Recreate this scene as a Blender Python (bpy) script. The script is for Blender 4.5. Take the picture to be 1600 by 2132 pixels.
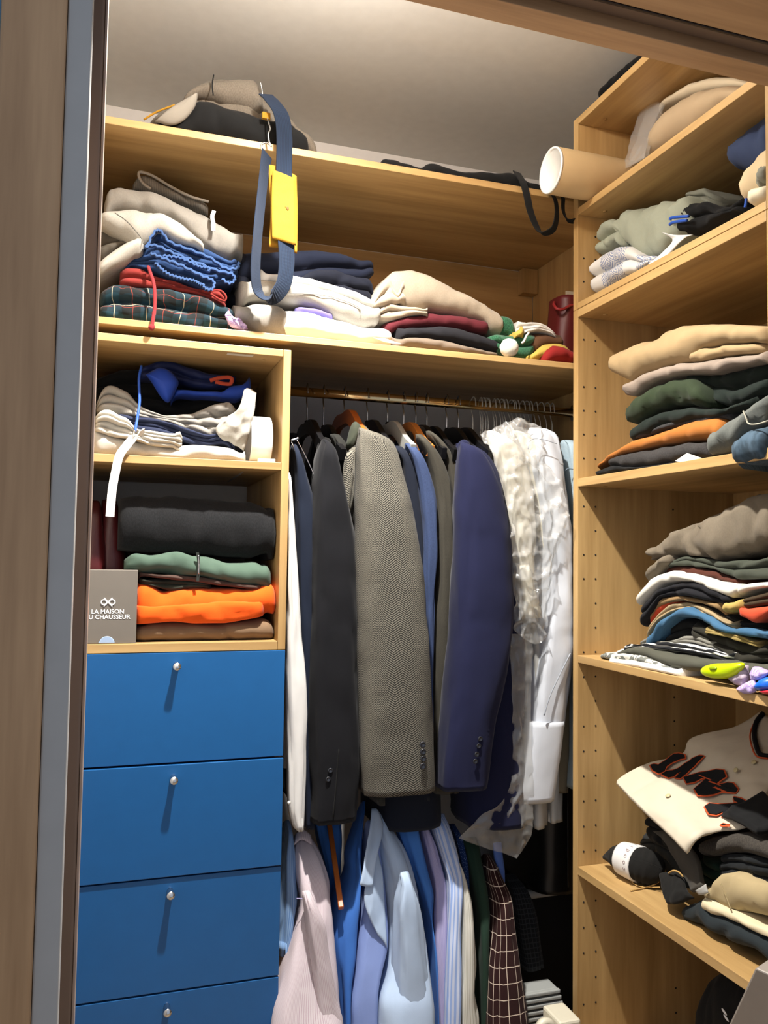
import bpy, bmesh, math, random
import numpy as np
from mathutils import Vector, Matrix, noise

for o in list(bpy.data.objects): bpy.data.objects.remove(o, do_unlink=True)
sc = bpy.context.scene
COL = sc.collection
random.seed(4)

# ------------------------------------------------------------------ camera
cd = bpy.data.cameras.new('camera'); cam = bpy.data.objects.new('camera', cd); COL.objects.link(cam)
cd.sensor_fit = 'VERTICAL'; cd.sensor_height = 36.0; cd.lens = 1713.53 / 2132 * 36.0; cd.clip_start = .02
YAW, PITCH, ROLL = .3164, .0559, .0138
fw = Vector((math.sin(YAW)*math.cos(PITCH), math.cos(YAW)*math.cos(PITCH), math.sin(PITCH)))
r0 = Vector((math.cos(YAW), -math.sin(YAW), 0)); u0 = r0.cross(fw)
rv = math.cos(ROLL)*r0 + math.sin(ROLL)*u0; uv = -math.sin(ROLL)*r0 + math.cos(ROLL)*u0
cam.matrix_world = Matrix(((rv.x, uv.x, -fw.x, .1075), (rv.y, uv.y, -fw.y, -1.9343), (rv.z, uv.z, -fw.z, 1.3198), (0, 0, 0, 1)))
sc.camera = cam

# ------------------------------------------------------------------ light
w = bpy.data.worlds.new('world'); sc.world = w; w.use_nodes = True
w.node_tree.nodes['Background'].inputs[0].default_value = (.72, .82, 1.0, 1)
w.node_tree.nodes['Background'].inputs[1].default_value = .58
LAMP = (.50, -.48, 2.60)
ld = bpy.data.lights.new('ceiling_downlight', 'SPOT'); ld.energy = 310; ld.color = (1.0, .955, .89); ld.shadow_soft_size = .025
ld.spot_size = math.radians(122); ld.spot_blend = 1.0
lo = bpy.data.objects.new('ceiling_downlight', ld); lo.location = LAMP; COL.objects.link(lo)
lg = bpy.data.lights.new('ceiling_lamp_spill', 'POINT'); lg.energy = 23; lg.color = (1.0, .955, .89); lg.shadow_soft_size = .03
lp = bpy.data.objects.new('ceiling_lamp_spill', lg); lp.location = (LAMP[0], LAMP[1], 2.568); COL.objects.link(lp)
sc.view_settings.view_transform = 'Standard'; sc.view_settings.look = 'None'
sc.view_settings.gamma = 1; sc.view_settings.use_curve_mapping = False
sc.view_settings.exposure = 0.0

# ------------------------------------------------------------------ materials
def lin(c):
    if isinstance(c, str): c = [int(c[i:i+2], 16) for i in (0, 2, 4)]
    return tuple(((v/255)/12.92 if v/255 <= .04045 else ((v/255+.055)/1.055)**2.4) for v in c) + (1,)
MATS = {}
class NT:
    def __init__(s, name, rough=.6):
        s.m = bpy.data.materials.new(name); s.m.use_nodes = True; s.t = s.m.node_tree
        s.b = s.t.nodes['Principled BSDF']; s.b.inputs['Roughness'].default_value = rough
    def n(s, ty, **k):
        q = s.t.nodes.new('ShaderNode'+ty)
        for a, v in k.items(): setattr(q, a, v)
        return q
    def l(s, a, b): s.t.links.new(a, b)
    def val(s, x, sock):
        if isinstance(x, (int, float)): sock.default_value = x
        else: s.l(x, sock)
    def math(s, op, a, b=0., c=0.):
        q = s.n('Math', operation=op); s.val(a, q.inputs[0]); s.val(b, q.inputs[1]); s.val(c, q.inputs[2]); return q.outputs[0]
    def mix(s, f, a, b, mode='MIX'):
        q = s.n('Mix', data_type='RGBA', blend_type=mode); s.val(f, q.inputs[0])
        for x, i in ((a, 6), (b, 7)):
            if isinstance(x, tuple): q.inputs[i].default_value = x
            else: s.l(x, q.inputs[i])
        return q.outputs[2]
    def uv(s):
        q = s.n('UVMap'); x = s.n('SeparateXYZ'); s.l(q.outputs[0], x.inputs[0]); return q.outputs[0], x.outputs[0], x.outputs[1]
    def noise(s, vec, scale, detail=2., sx=1, sy=1, sz=1):
        mp = s.n('Mapping'); s.l(vec, mp.inputs[0]); mp.inputs['Scale'].default_value = (sx, sy, sz)
        q = s.n('TexNoise'); s.l(mp.outputs[0], q.inputs['Vector']); q.inputs['Scale'].default_value = scale; q.inputs['Detail'].default_value = detail
        return q.outputs[0]
    def bump(s, h, strength, dist=.002):
        q = s.n('Bump'); q.inputs['Strength'].default_value = strength; q.inputs['Distance'].default_value = dist
        s.l(h, q.inputs['Height']); s.l(q.outputs[0], s.b.inputs['Normal'])
    def color(s, c):
        if isinstance(c, tuple): s.b.inputs['Base Color'].default_value = c
        else: s.l(c, s.b.inputs['Base Color'])

def wood(name, c1, c2, axis='z', rough=.45, fine=1.):
    key = ('wood', name, axis)
    if key in MATS: return MATS[key]
    t = NT(name+'_grain_'+axis, rough)
    co = t.n('TexCoord').outputs['Object']
    s = {'x': (.6, 9, 9), 'y': (9, .6, 9), 'z': (9, 9, .6)}[axis]
    a = t.noise(co, 2.2*fine, 4, *s); b = t.noise(co, 14*fine, 3, *s)
    rr = t.n('ValToRGB'); t.l(a, rr.inputs[0]); rr.color_ramp.elements[0].position = .35; rr.color_ramp.elements[1].position = .68
    f = t.math('ADD', t.math('MULTIPLY', rr.outputs[0], .6), t.math('MULTIPLY', b, .45))
    t.color(t.mix(f, lin(c1), lin(c2))); t.bump(b, .12, .001)
    MATS[key] = t.m; return t.m
def oak(axis='x'): return wood('light_oak', 'c7a56f', '947344', axis)
def plain(name, c, rough=.5, metal=0., bump=0, coat=0):
    key = ('plain', name)
    if key in MATS: return MATS[key]
    t = NT(name, rough); t.b.inputs['Metallic'].default_value = metal
    co = t.n('TexCoord').outputs['Object']; nz = t.noise(co, 30, 3)
    t.color(t.mix(t.math('MULTIPLY', nz, .12), lin(c), (0, 0, 0, 1)))
    if coat: t.b.inputs['Coat Weight'].default_value = coat
    if bump: t.bump(t.noise(co, 220, 2), bump, .001)
    MATS[key] = t.m; return t.m
def fabric(name, c, c2=None, heather=0., rough=.9, pat=None, sheen=.04, weave=.35, sc_=1.):
    key = ('fab', name)
    if key in MATS: return MATS[key]
    t = NT(name, rough); t.b.inputs['Sheen Weight'].default_value = sheen
    t.b.inputs['Specular IOR Level'].default_value = .25
    vec, u, v = t.uv()
    lo_ = t.noise(vec, 9, 3)
    col = t.mix(t.math('MULTIPLY', lo_, .22), lin(c), (0, 0, 0, 1))
    if heather:
        hz = t.noise(vec, 420*sc_, 2, 1, .45)
        rr = t.n('ValToRGB'); t.l(hz, rr.inputs[0]); rr.color_ramp.elements[0].position = .42; rr.color_ramp.elements[1].position = .6
        col = t.mix(t.math('MULTIPLY', rr.outputs[0], heather), col, lin(c2 or 'ffffff'))
    if pat: col = pat(t, vec, u, v, col)
    t.color(col)
    t.bump(t.math('ADD', t.math('MULTIPLY', t.noise(vec, 700*sc_, 2), weave*.7), t.math('MULTIPLY', t.noise(vec, 16, 3, 1, .55), 3.2)), .5, .0013)
    MATS[key] = t.m; return t.m
def line(t, x, period, width, off=0.):
    fr = t.math('FRACT', t.math('ADD', t.math('DIVIDE', x, period), off + 50.))
    return t.math('LESS_THAN', fr, width)
def stripes(c, period, width, diag=0.):
    def p(t, vec, u, v, col):
        return t.mix(line(t, t.math('ADD', u, t.math('MULTIPLY', v, diag)), period, width), col, lin(c))
    return p
def hstripes(c, period, width):
    return lambda t, vec, u, v, col: t.mix(line(t, v, period, width), col, lin(c))
def checks(c, pu, pv, wd):
    def p(t, vec, u, v, col):
        g = t.math('MAXIMUM', line(t, u, pu, wd), line(t, v, pv, wd*pu/pv)); return t.mix(g, col, lin(c))
    return p
def tartan(t, vec, u, v, col):
    wn = t.math('MULTIPLY', t.math('SUBTRACT', t.noise(vec, 11, 2), .5), .035); u = t.math('ADD', u, wn); v = t.math('SUBTRACT', v, wn)
    g = t.math('MULTIPLY', t.math('ADD', line(t, u, .075, .42), line(t, v, .06, .42)), .5)
    col = t.mix(g, col, lin('12303c'))
    r = t.math('MAXIMUM', line(t, u, .075, .022, .3), line(t, v, .06, .025, .3)); col = t.mix(t.math('MULTIPLY', r, .4), col, lin('a0402f'))
    wl = t.math('MAXIMUM', line(t, u, .075, .025, .8), line(t, v, .09, .018, .8)); return t.mix(t.math('MULTIPLY', wl, .42), col, lin('d2c7aa'))
def herring(t, vec, u, v, col):
    tri = t.math('ABSOLUTE', t.math('SUBTRACT', t.math('FRACT', t.math('ADD', t.math('DIVIDE', u, .024), 50)), .5))
    k = t.math('ADD', t.math('DIVIDE', v, .0056), t.math('MULTIPLY', tri, 4.6))
    s = t.math('FRACT', t.math('ADD', k, 200))
    nz = t.noise(vec, 480, 2)
    f = t.math('ADD', t.math('MULTIPLY', t.math('LESS_THAN', s, .5), .55), t.math('MULTIPLY', t.math('SUBTRACT', nz, .3), 1.0))
    rr = t.n('ValToRGB'); t.l(f, rr.inputs[0]); rr.color_ramp.elements[0].position = .25; rr.color_ramp.elements[1].position = .8
    return t.mix(rr.outputs[0], lin('1f1e1b'), lin('7d796e'))
def diamonds(t, vec, u, v, col):
    a = t.math('ABSOLUTE', t.math('SUBTRACT', t.math('FRACT', t.math('ADD', t.math('DIVIDE', u, .05), 50)), .5))
    b = t.math('ABSOLUTE', t.math('SUBTRACT', t.math('FRACT', t.math('ADD', t.math('DIVIDE', v, .05), 50)), .5))
    d = t.math('FRACT', t.math('MULTIPLY', t.math('ADD', a, b), 6)); band = t.math('LESS_THAN', t.math('FRACT', t.math('ADD', t.math('DIVIDE', u, .16), 50.3)), .72)
    return t.mix(t.math('MULTIPLY', t.math('LESS_THAN', d, .45), band), col, lin('7f8aa8'))
def blotch(c, th=.55, scale=40):
    def p(t, vec, u, v, col):
        return t.mix(t.math('GREATER_THAN', t.noise(vec, scale, 3), th), col, lin(c))
    return p
def knit(t, vec, u, v, col):
    s = t.math('SINE', t.math('MULTIPLY', v, 900)); return t.mix(t.math('MULTIPLY', t.math('ADD', s, 1), .14), col, lin('8b877c'))
def ribbed(t, vec, u, v, col):
    s = t.math('SINE', t.math('MULTIPLY', u, 1500)); return t.mix(t.math('MULTIPLY', t.math('ADD', s, 1), .2), col, (0, 0, 0, 1))
def plastic(name='clear_plastic_film', a=.35):
    key = ('film', name)
    if key in MATS: return MATS[key]
    t = NT(name, .12); m = t.t
    gl = t.n('BsdfGlossy'); gl.inputs['Roughness'].default_value = .2; gl.inputs['Color'].default_value = (1, 1, 1, 1)
    tr = t.n('BsdfTransparent'); tr.inputs['Color'].default_value = (.985, .985, .98, 1)
    df = t.n('BsdfDiffuse'); df.inputs['Color'].default_value = (.85, .85, .83, 1)
    lw = t.n('LayerWeight'); lw.inputs['Blend'].default_value = .2
    m1 = t.n('MixShader'); t.l(tr.outputs[0], m1.inputs[1]); t.l(df.outputs[0], m1.inputs[2]); m1.inputs[0].default_value = .10
    m2 = t.n('MixShader'); t.l(t.math('ADD', t.math('MULTIPLY', lw.outputs['Fresnel'], .18), .025), m2.inputs[0]); t.l(m1.outputs[0], m2.inputs[1]); t.l(gl.outputs[0], m2.inputs[2])
    bp = t.n('Bump'); bp.inputs['Strength'].default_value = .6; bp.inputs['Distance'].default_value = .006
    t.l(t.noise(t.n('TexCoord').outputs['Object'], 34, 4), bp.inputs['Height']); t.l(bp.outputs[0], gl.inputs['Normal'])
    t.l(m2.outputs[0], t.t.nodes['Material Output'].inputs[0])
    MATS[key] = t.m; return t.m

# ------------------------------------------------------------------ mesh helpers: every builder returns (verts, faces, uvs-or-None, smooth)
def nz(x, y, z): return noise.noise(Vector((x, y, z)))
def ridge(x, y, z): return max(0., 1-abs(nz(x, y, z))*3.2)**2
def arr(p): return np.array(p, float)
def cat(pts, n):
    """Catmull-Rom resample of a polyline."""
    P = arr(pts); k = len(P)
    if k < 3:
        t = np.linspace(0, 1, n)[:, None]; return P[0]*(1-t)+P[-1]*t
    E = np.vstack([2*P[0]-P[1], P, 2*P[-1]-P[-2]]); out = []
    for s in np.linspace(0, k-1-1e-9, n):
        i = int(s); t = s-i; a, b, c, d = E[i:i+4]
        out.append(.5*(2*b+(c-a)*t+(2*a-5*b+4*c-d)*t*t+(3*b-a-3*c+d)*t**3))
    return arr(out)
def smooth1(y, k=1):
    for _ in range(k): y = np.concatenate([[y[0]], (y[:-2]+2*y[1:-1]+y[2:])/4, [y[-1]]])
    return y
def grid_faces(n, m, wrap):
    F = []
    for i in range(n-1):
        for j in range(m if wrap else m-1):
            k = (j+1) % m; F.append((i*m+j, i*m+k, (i+1)*m+k, (i+1)*m+j))
    return F
def box(x0, x1, y0, y1, z0, z1, bev=.0012):
    bm = bmesh.new(); bmesh.ops.create_cube(bm, size=1)
    for v in bm.verts: v.co = Vector(((x0+x1)/2+v.co.x*(x1-x0), (y0+y1)/2+v.co.y*(y1-y0), (z0+z1)/2+v.co.z*(z1-z0)))
    if bev: bmesh.ops.bevel(bm, geom=bm.edges[:], offset=bev, segments=2, affect='EDGES', profile=.5)
    return from_bm(bm, False)
def from_bm(bm, smooth=False):
    bm.verts.index_update(); V = [tuple(v.co) for v in bm.verts]; F = [tuple(v.index for v in f.verts) for f in bm.faces]; bm.free(); return V, F, None, smooth
def xform(g, M):
    return [tuple(M @ Vector(v)) for v in g[0]], g[1], g[2], g[3]
def join(*gs):
    V, F, U, sm = [], [], [], False
    for g in gs:
        o = len(V); V += list(g[0]); F += [tuple(i+o for i in f) for f in g[1]]; U += list(g[2]) if g[2] is not None else [(v[0], v[2]) for v in g[0]]; sm = sm or g[3]
    return V, F, U, sm
def lathe(prof, c, axis='z', n=32, closed=False):
    """profile of (r, h) turned about an axis through c"""
    V = []; m = n
    for r, h in prof:
        for j in range(n):
            a = 2*math.pi*j/n; p, q = r*math.cos(a), r*math.sin(a)
            d = {'z': (p, q, h), 'x': (h, p, q), 'y': (p, h, q)}[axis]
            V.append((c[0]+d[0], c[1]+d[1], c[2]+d[2]))
    F = grid_faces(len(prof), n, True)
    if closed: k = (len(prof)-1)*n; F += [(k+j, k+(j+1) % n, (j+1) % n, j) for j in range(n)]
    else: F += [tuple(range(n)), tuple((len(prof)-1)*n+j for j in range(n))]
    return V, F, None, True
def cord(pts, r, n=8, k=None, closed=False, flat=1., wob=0., seed=0):
    """round cord through points; r number or list of radii"""
    P = cat(pts, k or max(8, len(pts)*6)); N = len(P)
    R = np.interp(np.linspace(0, 1, N), np.linspace(0, 1, len(r)), r) if hasattr(r, '__len__') else np.full(N, r)
    V, U = [], []; up = Vector((.3, .9, .31)); L = 0
    for i in range(N):
        t = Vector(P[min(i+1, N-1)]-P[max(i-1, 0)]).normalized(); a = t.cross(up)
        if a.length < 1e-3: a = t.cross(Vector((1, 0, 0)))
        a.normalize(); b = t.cross(a); up = -b if b.dot(up) < 0 else b
        b = up; a = t.cross(b).normalized()
        if i: L += np.linalg.norm(P[i]-P[i-1])
        for j in range(n):
            th = 2*math.pi*j/n; rr = R[i]*(1+(wob*nz(i*.6, th*1.1, seed) if wob else 0))
            q = Vector(P[i]) + a*(math.cos(th)*rr) + b*(math.sin(th)*rr*flat); V.append(tuple(q)); U.append((th*R[i], L))
    F = grid_faces(N, n, True) + [tuple(range(n))[::-1], tuple((N-1)*n+j for j in range(n))]
    return V, F, U, True
def ribbon(pts, width, wdir, thick=.0025, k=None, ripple=0., seed=0):
    """flat strap; wdir one vector or a list along the strap"""
    P = cat(pts, k or max(10, len(pts)*7)); N = len(P)
    WD = arr(wdir) if isinstance(wdir[0], (tuple, list)) else arr([wdir, wdir]); ts = np.linspace(0, 1, len(WD)); W_ = np.linspace(0, 1, N)
    wd = np.stack([np.interp(W_, ts, WD[:, c]) for c in range(3)], 1)
    wi = np.interp(W_, np.linspace(0, 1, len(width)), width) if hasattr(width, '__len__') else np.full(N, width)
    V, U = [], []; L = 0
    for i in range(N):
        t = Vector(P[min(i+1, N-1)]-P[max(i-1, 0)]).normalized(); a = Vector(wd[i]); a = (a-t*a.dot(t)).normalized(); b = t.cross(a)
        if i: L += np.linalg.norm(P[i]-P[i-1])
        c = Vector(P[i])+b*(ripple*math.sin(i*1.7+seed)+ripple*nz(i*.8, seed, 1) if ripple else 0); h = wi[i]/2; q = thick/2
        for s, d, uu in ((-1, .6, 0), (-.97, 1, 0), (.97, 1, 1), (1, .6, 1), (1, -.6, 1), (.97, -1, 1), (-.97, -1, 0), (-1, -.6, 0)):
            V.append(tuple(c+a*(s*h)+b*(d*q))); U.append((uu*wi[i], L))
    m = 8; F = grid_faces(N, m, True) + [tuple(range(m))[::-1], tuple((N-1)*m+j for j in range(m))]
    return V, F, U, False
def slab(top, bot, b0, b1, fr='F', n=2, wr=.004, seed=0, rnd=.7, endr=.02, back=0.):
    """folded textile: outline curves (top, bot) across the shelf, n rounded fold layers at the front, depth b0..b1"""
    i = 0 if fr == 'F' else 1
    T = sorted([(p[i], p[2]) for p in top]); B = sorted([(p[i], p[2]) for p in bot])
    a0 = min(T[0][0], B[0][0]); a1 = max(T[-1][0], B[-1][0]); a0, a1 = (max(a0, .003), min(a1, 1.439)) if fr == 'F' else (max(a0, -.697), min(a1, -.034)); N = int(min(72, max(16, (a1-a0)/.006)))
    A = np.linspace(a0, a1, N); zt = smooth1(np.interp(A, *zip(*T)), 2); zb = smooth1(np.interp(A, *zip(*B)), 2)
    h = zt-zb; m_ = (zt+zb)/2; h = np.maximum(h, .004); zt = m_+h/2; zb = m_-h/2
    q_ = np.clip(np.minimum(A-a0, a1-A)/.02, .06, 1); rf = np.sqrt(1-(1-q_)**2)/q_
    lf_ = A < (a0+a1)/2
    if h[0] < .014: h = np.where(lf_, h*rf, h)
    if h[-1] < .014: h = np.where(lf_, h, h*rf)
    m_ = (zt+zb)/2; zt = m_+h/2; zb = m_-h/2
    ws = (.03, .12, .28, .5, .72, .88, .97); V, U = [], []
    for j in range(N):
        a = A[j]; e = min(1., min(a-a0, a1-a)/endr); bf = b0+endr*.9*(1-math.sqrt(max(0, 1-(1-e)**2)))
        loop = []; hl = h[j]/n; R = min(hl*rnd, .045)
        for k in range(n):
            va = k/n + (.22/n*nz(a*7, k*3.1, seed) if k else 0); vb = (k+1)/n + (.22/n*nz(a*7, (k+1)*3.1, seed) if k+1 < n else 0)
            off = abs(nz(a*6, k*5.3+2, seed+9))*.02*min(1, hl/.012) if n > 1 else 0
            for wv in ws:
                vv = va+(vb-va)*wv; bb = bf+off+R*(1-math.sqrt(max(0, 1-(2*wv-1)**2)))
                bb += wr*(1.2*nz(a*16, vv*h[j]*30, seed)+.6*nz(a*42, vv*h[j]*60, seed+5)+1.3*ridge(a*11+vv*h[j]*9, vv*h[j]*16, seed+11))
                loop.append((bb, zb[j]+h[j]*vv+wr*.6*nz(a*22, vv*3, seed+3)))
        bt = loop[-1][0]
        for f in (.1, .3, .55, .8, 1.): loop.append((bt+(b1-bt)*f, zt[j]-back*f+wr*(1.3*nz(a*14, f*5, seed+7)-1.2*ridge(a*9+f*2, f*2.5, seed+13))*(1-f*.5)))
        for f in (1., .6, .25): loop.append((bf+.01+(b1-bf-.01)*f, zb[j]+(.002 if f == 1 else 0)))
        s = 0
        for q, (b, z) in enumerate(loop):
            if q: s += math.hypot(b-loop[q-1][0], z-loop[q-1][1])
            V.append((a, b, z) if fr == 'F' else (b, a, z)); U.append((a, s+zb[j]))
    m = len(loop); F = grid_faces(N, m, True)
    for base in (0, (N-1)*m):
        c = np.mean(V[base:base+m], 0); V.append(tuple(c)); U.append((c[0], c[2])); ci = len(V)-1
        F += [(base+q, base+(q+1) % m, ci) for q in range(m)]
    return V, F, U, True
def tube(left, right, depth, wr=.004, folds=0., kf=5, seed=0, e=3.2, hollow=True, rt=.05, n=28, uvs=1.):
    """hanging textile: left/right edge curves (3D, from top to bottom), depth = half depth (number or list top..bottom)"""
    Lf, Rt = arr(left), arr(right); z1 = max(Lf[:, 2].max(), Rt[:, 2].max()); z0 = min(Lf[:, 2].min(), Rt[:, 2].min())
    N = int(min(90, max(14, (z1-z0)/.012))); zs = np.linspace(z1, z0, N)
    def side(S):
        o = np.argsort(S[:, 2], kind='stable'); S = S[o]; return [smooth1(np.interp(zs, S[:, 2], S[:, c]), 2) for c in (0, 1)]
    (lx, ly), (rx, ry) = side(Lf), side(Rt)
    dp = np.interp(np.linspace(0, 1, N), np.linspace(0, 1, len(depth)), depth) if hasattr(depth, '__len__') else np.full(N, depth)
    V, U = [], []; PER = 4*float(np.percentile((rx-lx)/2+dp, 75))
    for i, z in enumerate(zs):
        t = z1-z; k = math.sqrt(max(.02, 1-(1-min(1, t/rt))**2)) if rt else 1
        cx, cy = (lx[i]+rx[i])/2, (ly[i]+ry[i])/2; hx, hy = max(.004, (rx[i]-lx[i])/2), (ry[i]-ly[i])/2
        for j in range(n):
            th = 2*math.pi*j/n; c, s = math.cos(th), math.sin(th)
            c2 = math.copysign(abs(c)**(2/e), c); s2 = math.copysign(abs(s)**(2/e), s)
            d = wr*(nz(c*1.6+seed, s*1.6, z*5)+.5*nz(c*3+seed, s*3, z*14)-1.1*ridge(c*2.2+seed+z*1.5, s*2.2, z*2.6))
            if folds: d += folds*math.sin(kf*th+seed+2.5*nz(seed, 0, z*2.2))*min(1, t/.15)
            g = 1+d/max(hx, .012)
            V.append((cx+hx*c2*g, cy+hy*c2+dp[i]*s2*k*(1+d/max(dp[i], .012)), z)); U.append((th/(2*math.pi)*PER*uvs, z))
    F = grid_faces(N, n, True)
    c = np.mean(V[:n], 0); V.append((c[0], c[1], c[2]+.002)); U.append((0, z1)); F += [(j, (j+1) % n, len(V)-1) for j in range(n)]
    b = (N-1)*n; c = np.mean(V[b:b+n], 0); o = len(V)
    for j in range(n):
        v = V[b+j]; V.append((c[0]+(v[0]-c[0])*.86, c[1]+(v[1]-c[1])*.86, v[2]+(.03 if hollow else .0))); U.append(U[b+j])
    F += [(b+j, b+(j+1) % n, o+(j+1) % n, o+j) for j in range(n)]
    V.append((c[0], c[1], c[2]+(.035 if hollow else 0))); U.append((0, z0)); F += [(o+j, o+(j+1) % n, len(V)-1) for j in range(n)]
    return V, F, U, True
def surf(ctrl, nu, nv):
    rows = [cat(r, nu) for r in ctrl]; return np.stack([cat([r[i] for r in rows], nv) for i in range(nu)], 1)   # nv x nu x 3
def cloth(ctrl, thick=.006, nu=40, nv=40, wr=.003, seed=0, ws=14):
    """draped sheet through a grid of control points, with real thickness and rounded rims"""
    S = surf(ctrl, nu, nv); du = np.gradient(S, axis=1); dv = np.gradient(S, axis=0); Nn = np.cross(du, dv); Nn /= np.maximum(1e-9, np.linalg.norm(Nn, axis=2, keepdims=True))
    V, U = [], []
    lu = np.linalg.norm(du, axis=2).mean()*nu; lv = np.linalg.norm(dv, axis=2).mean()*nv
    for sgn in (1, -1):
        for j in range(nv):
            for i in range(nu):
                e = min(i, nu-1-i, j, nv-1-j); tt = thick/2*(.25 if e == 0 else .8 if e == 1 else 1)
                p = S[j, i]; d = wr*(-1.2*ridge(p[0]*ws*.6, p[1]*ws*.6, p[2]*ws*.6+seed)+nz(p[0]*ws, p[1]*ws, p[2]*ws+seed)+.5*nz(p[0]*ws*2.7, p[1]*ws*2.7, p[2]*ws*2.7+seed))
                V.append(tuple(p+Nn[j, i]*(d+sgn*tt))); U.append((i/(nu-1)*lu, j/(nv-1)*lv))
    M = nu*nv; F = grid_faces(nv, nu, False); F += [tuple(i+M for i in f[::-1]) for f in F]
    rim = [i for i in range(nu)]+[j*nu+nu-1 for j in range(1, nv)]+[(nv-1)*nu+i for i in range(nu-2, -1, -1)]+[j*nu for j in range(nv-2, 0, -1)]
    F += [(rim[k], rim[(k+1) % len(rim)], rim[(k+1) % len(rim)]+M, rim[k]+M) for k in range(len(rim))]
    return V, F, U, True
def puff(outline, depth, vdir, wr=.003, seed=0, rings=7, ws=20, power=.5):
    """closed pillow grown from a star-shaped 3D outline, bulging by depth to both sides along vdir"""
    P = cat(list(outline)+[outline[0]], len(outline)*5)[:-1]; n = len(P); c = P.mean(0); d = arr(vdir); d /= np.linalg.norm(d); V, U = [], []
    for sgn in (1, -1):
        for r in range(1, rings+1):
            f = 1-r/rings
            for p in P:
                k = sgn*depth*(1-f**2)**power; q = c+(p-c)*f if f > 0 else c
                if f == 0: q = c+(p-c)*.03
                q = q+d*(k+wr*nz(q[0]*ws, q[1]*ws+sgn*3, q[2]*ws+seed)); V.append(tuple(q)); U.append((q[0]+q[1], q[2]))
    M = rings*n; o = len(V)
    for p in P: V.append(tuple(p)); U.append((p[0]+p[1], p[2]))
    F = []
    for s in (0, 1):
        b = s*M; F += [(o+j, o+(j+1) % n, b+(j+1) % n, b+j) for j in range(n)]
        for r in range(rings-1): F += [(b+r*n+j, b+r*n+(j+1) % n, b+(r+1)*n+(j+1) % n, b+(r+1)*n+j) for j in range(n)]
        F.append(tuple(b+(rings-1)*n+j for j in range(n)))
    return V, F, U, True
def hull_bar(p0, p1, w, h, bev=.002):
    """straight bar between two points with a w x h section"""
    a, b = Vector(p0), Vector(p1); L = (b-a).length; g = box(-w/2, w/2, -h/2, h/2, 0, L, bev); z = (b-a).normalized()
    q = Vector((0, 0, 1)).rotation_difference(z); return xform(g, Matrix.Translation(a) @ q.to_matrix().to_4x4())

# ------------------------------------------------------------------ things
def mesh_of(name, g, mat, org):
    V, F, U, sm = g; me = bpy.data.meshes.new(name)
    me.from_pydata([(v[0]-org[0], v[1]-org[1], v[2]-org[2]) for v in V], [], F)
    bm = bmesh.new(); bm.from_mesh(me); bmesh.ops.recalc_face_normals(bm, faces=bm.faces[:]); bm.to_mesh(me); bm.free()
    ul = me.uv_layers.new(name='UVMap'); vi = np.empty(len(me.loops), int); me.loops.foreach_get('vertex_index', vi)
    uu = np.array(U, float) if U is not None else np.array([(v[0]+v[1], v[2]) for v in V], float)
    ul.data.foreach_set('uv', uu[vi].ravel())
    if sm: me.polygons.foreach_set('use_smooth', [True]*len(me.polygons))
    me.materials.append(mat); me.update(); return me
class Thing:
    def __init__(s, name, label, cat_=None, group=None, kind=None):
        s.a = (name, label, cat_, group, kind); s.p = []
    def part(s, name, g, mat, under=None, label=None, kind=None):
        s.p.append([name, g, mat, under, label, None, kind]); return len(s.p)-1
    def done(s):
        name, label, cat_, group, kind = s.a
        lo_ = np.min([np.min(arr(p[1][0]), 0) for p in s.p], 0); hi = np.max([np.max(arr(p[1][0]), 0) for p in s.p], 0)
        org = ((lo_[0]+hi[0])/2, (lo_[1]+hi[1])/2, lo_[2])
        single = len(s.p) == 1
        if single: root = bpy.data.objects.new(name, mesh_of(name, s.p[0][1], s.p[0][2], org))
        else: root = bpy.data.objects.new(name, None); root.empty_display_size = .05
        root.location = org; COL.objects.link(root); root['label'] = label
        if cat_: root['category'] = cat_
        if group: root['group'] = group
        if kind: root['kind'] = kind
        s.root = root; cache = {}
        if not single:
            for q in s.p:
                o = bpy.data.objects.new(q[0], cache.setdefault(id(q[1]), None) or mesh_of(q[0], q[1], q[2], org)); COL.objects.link(o)
                q[5] = o; o.parent = root if q[3] is None else s.p[q[3]][5]
                if q[4]: o['label'] = q[4]
                if q[6]: o['kind'] = q[6]
        return root
def thing(name, label, cat_, g, mat, group=None, kind=None):
    t = Thing(name, label, cat_, group, kind); t.part(name, g, mat); return t.done()

# ------------------------------------------------------------------ the setting
WALL = plain('grey_white_wall_paint', 'dedcd9', .85, bump=.05); CEIL = plain('warm_white_ceiling_paint', 'd3d4d1', .9)
BROWN = wood('brown_walnut_laminate', 'c9a176', '9c7752', 'z', .5, 1.4); BROWNX = wood('brown_walnut_laminate', 'c9a176', '9c7752', 'x', .5, 1.4)
DARKB = plain('dark_brown_lacquer', '7d6756', .5); LIP = plain('pale_taupe_lip', 'b09b8c', .45)
DAYSHEEN = plain('daylight_sheen_grey', 'b3b0ab', .55, .1); TRACK = plain('dark_bronze_track', '3a302a', .35, .7)  # strip colour stands in for daylight glancing off the stile's side
def struct(name, g, mat, label): return thing(name, label, None, g, mat, None, 'structure')
struct('floor', box(-2.6, 3.2, -4.2, .62, -.05, 0, 0), wood('dull_floor_boards', '9a8468', '7f6a50', 'y'), 'brown boarded floor of the closet and room')
struct('ceiling', box(-.9, 1.83, -.96, .6, 2.64, 2.70, 0), CEIL, 'plain beige grey ceiling above the shelves')
struct('wall_back', box(-.9, 1.83, .56, .62, 0, 2.64, 0), WALL, 'painted grey wall behind the hanging clothes')
struct('wall_left', box(-.09, -.03, -.74, .56, 0, 2.64, 0), WALL, 'painted side wall behind the sliding doors')
struct('wall_right', box(1.80, 1.86, -1.0, .56, 0, 2.64, 0), WALL, 'painted side wall behind the shelf unit')
t = Thing('trim_1', 'brown wooden header with the sliding door track above the closet opening', None, None, 'structure')
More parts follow.
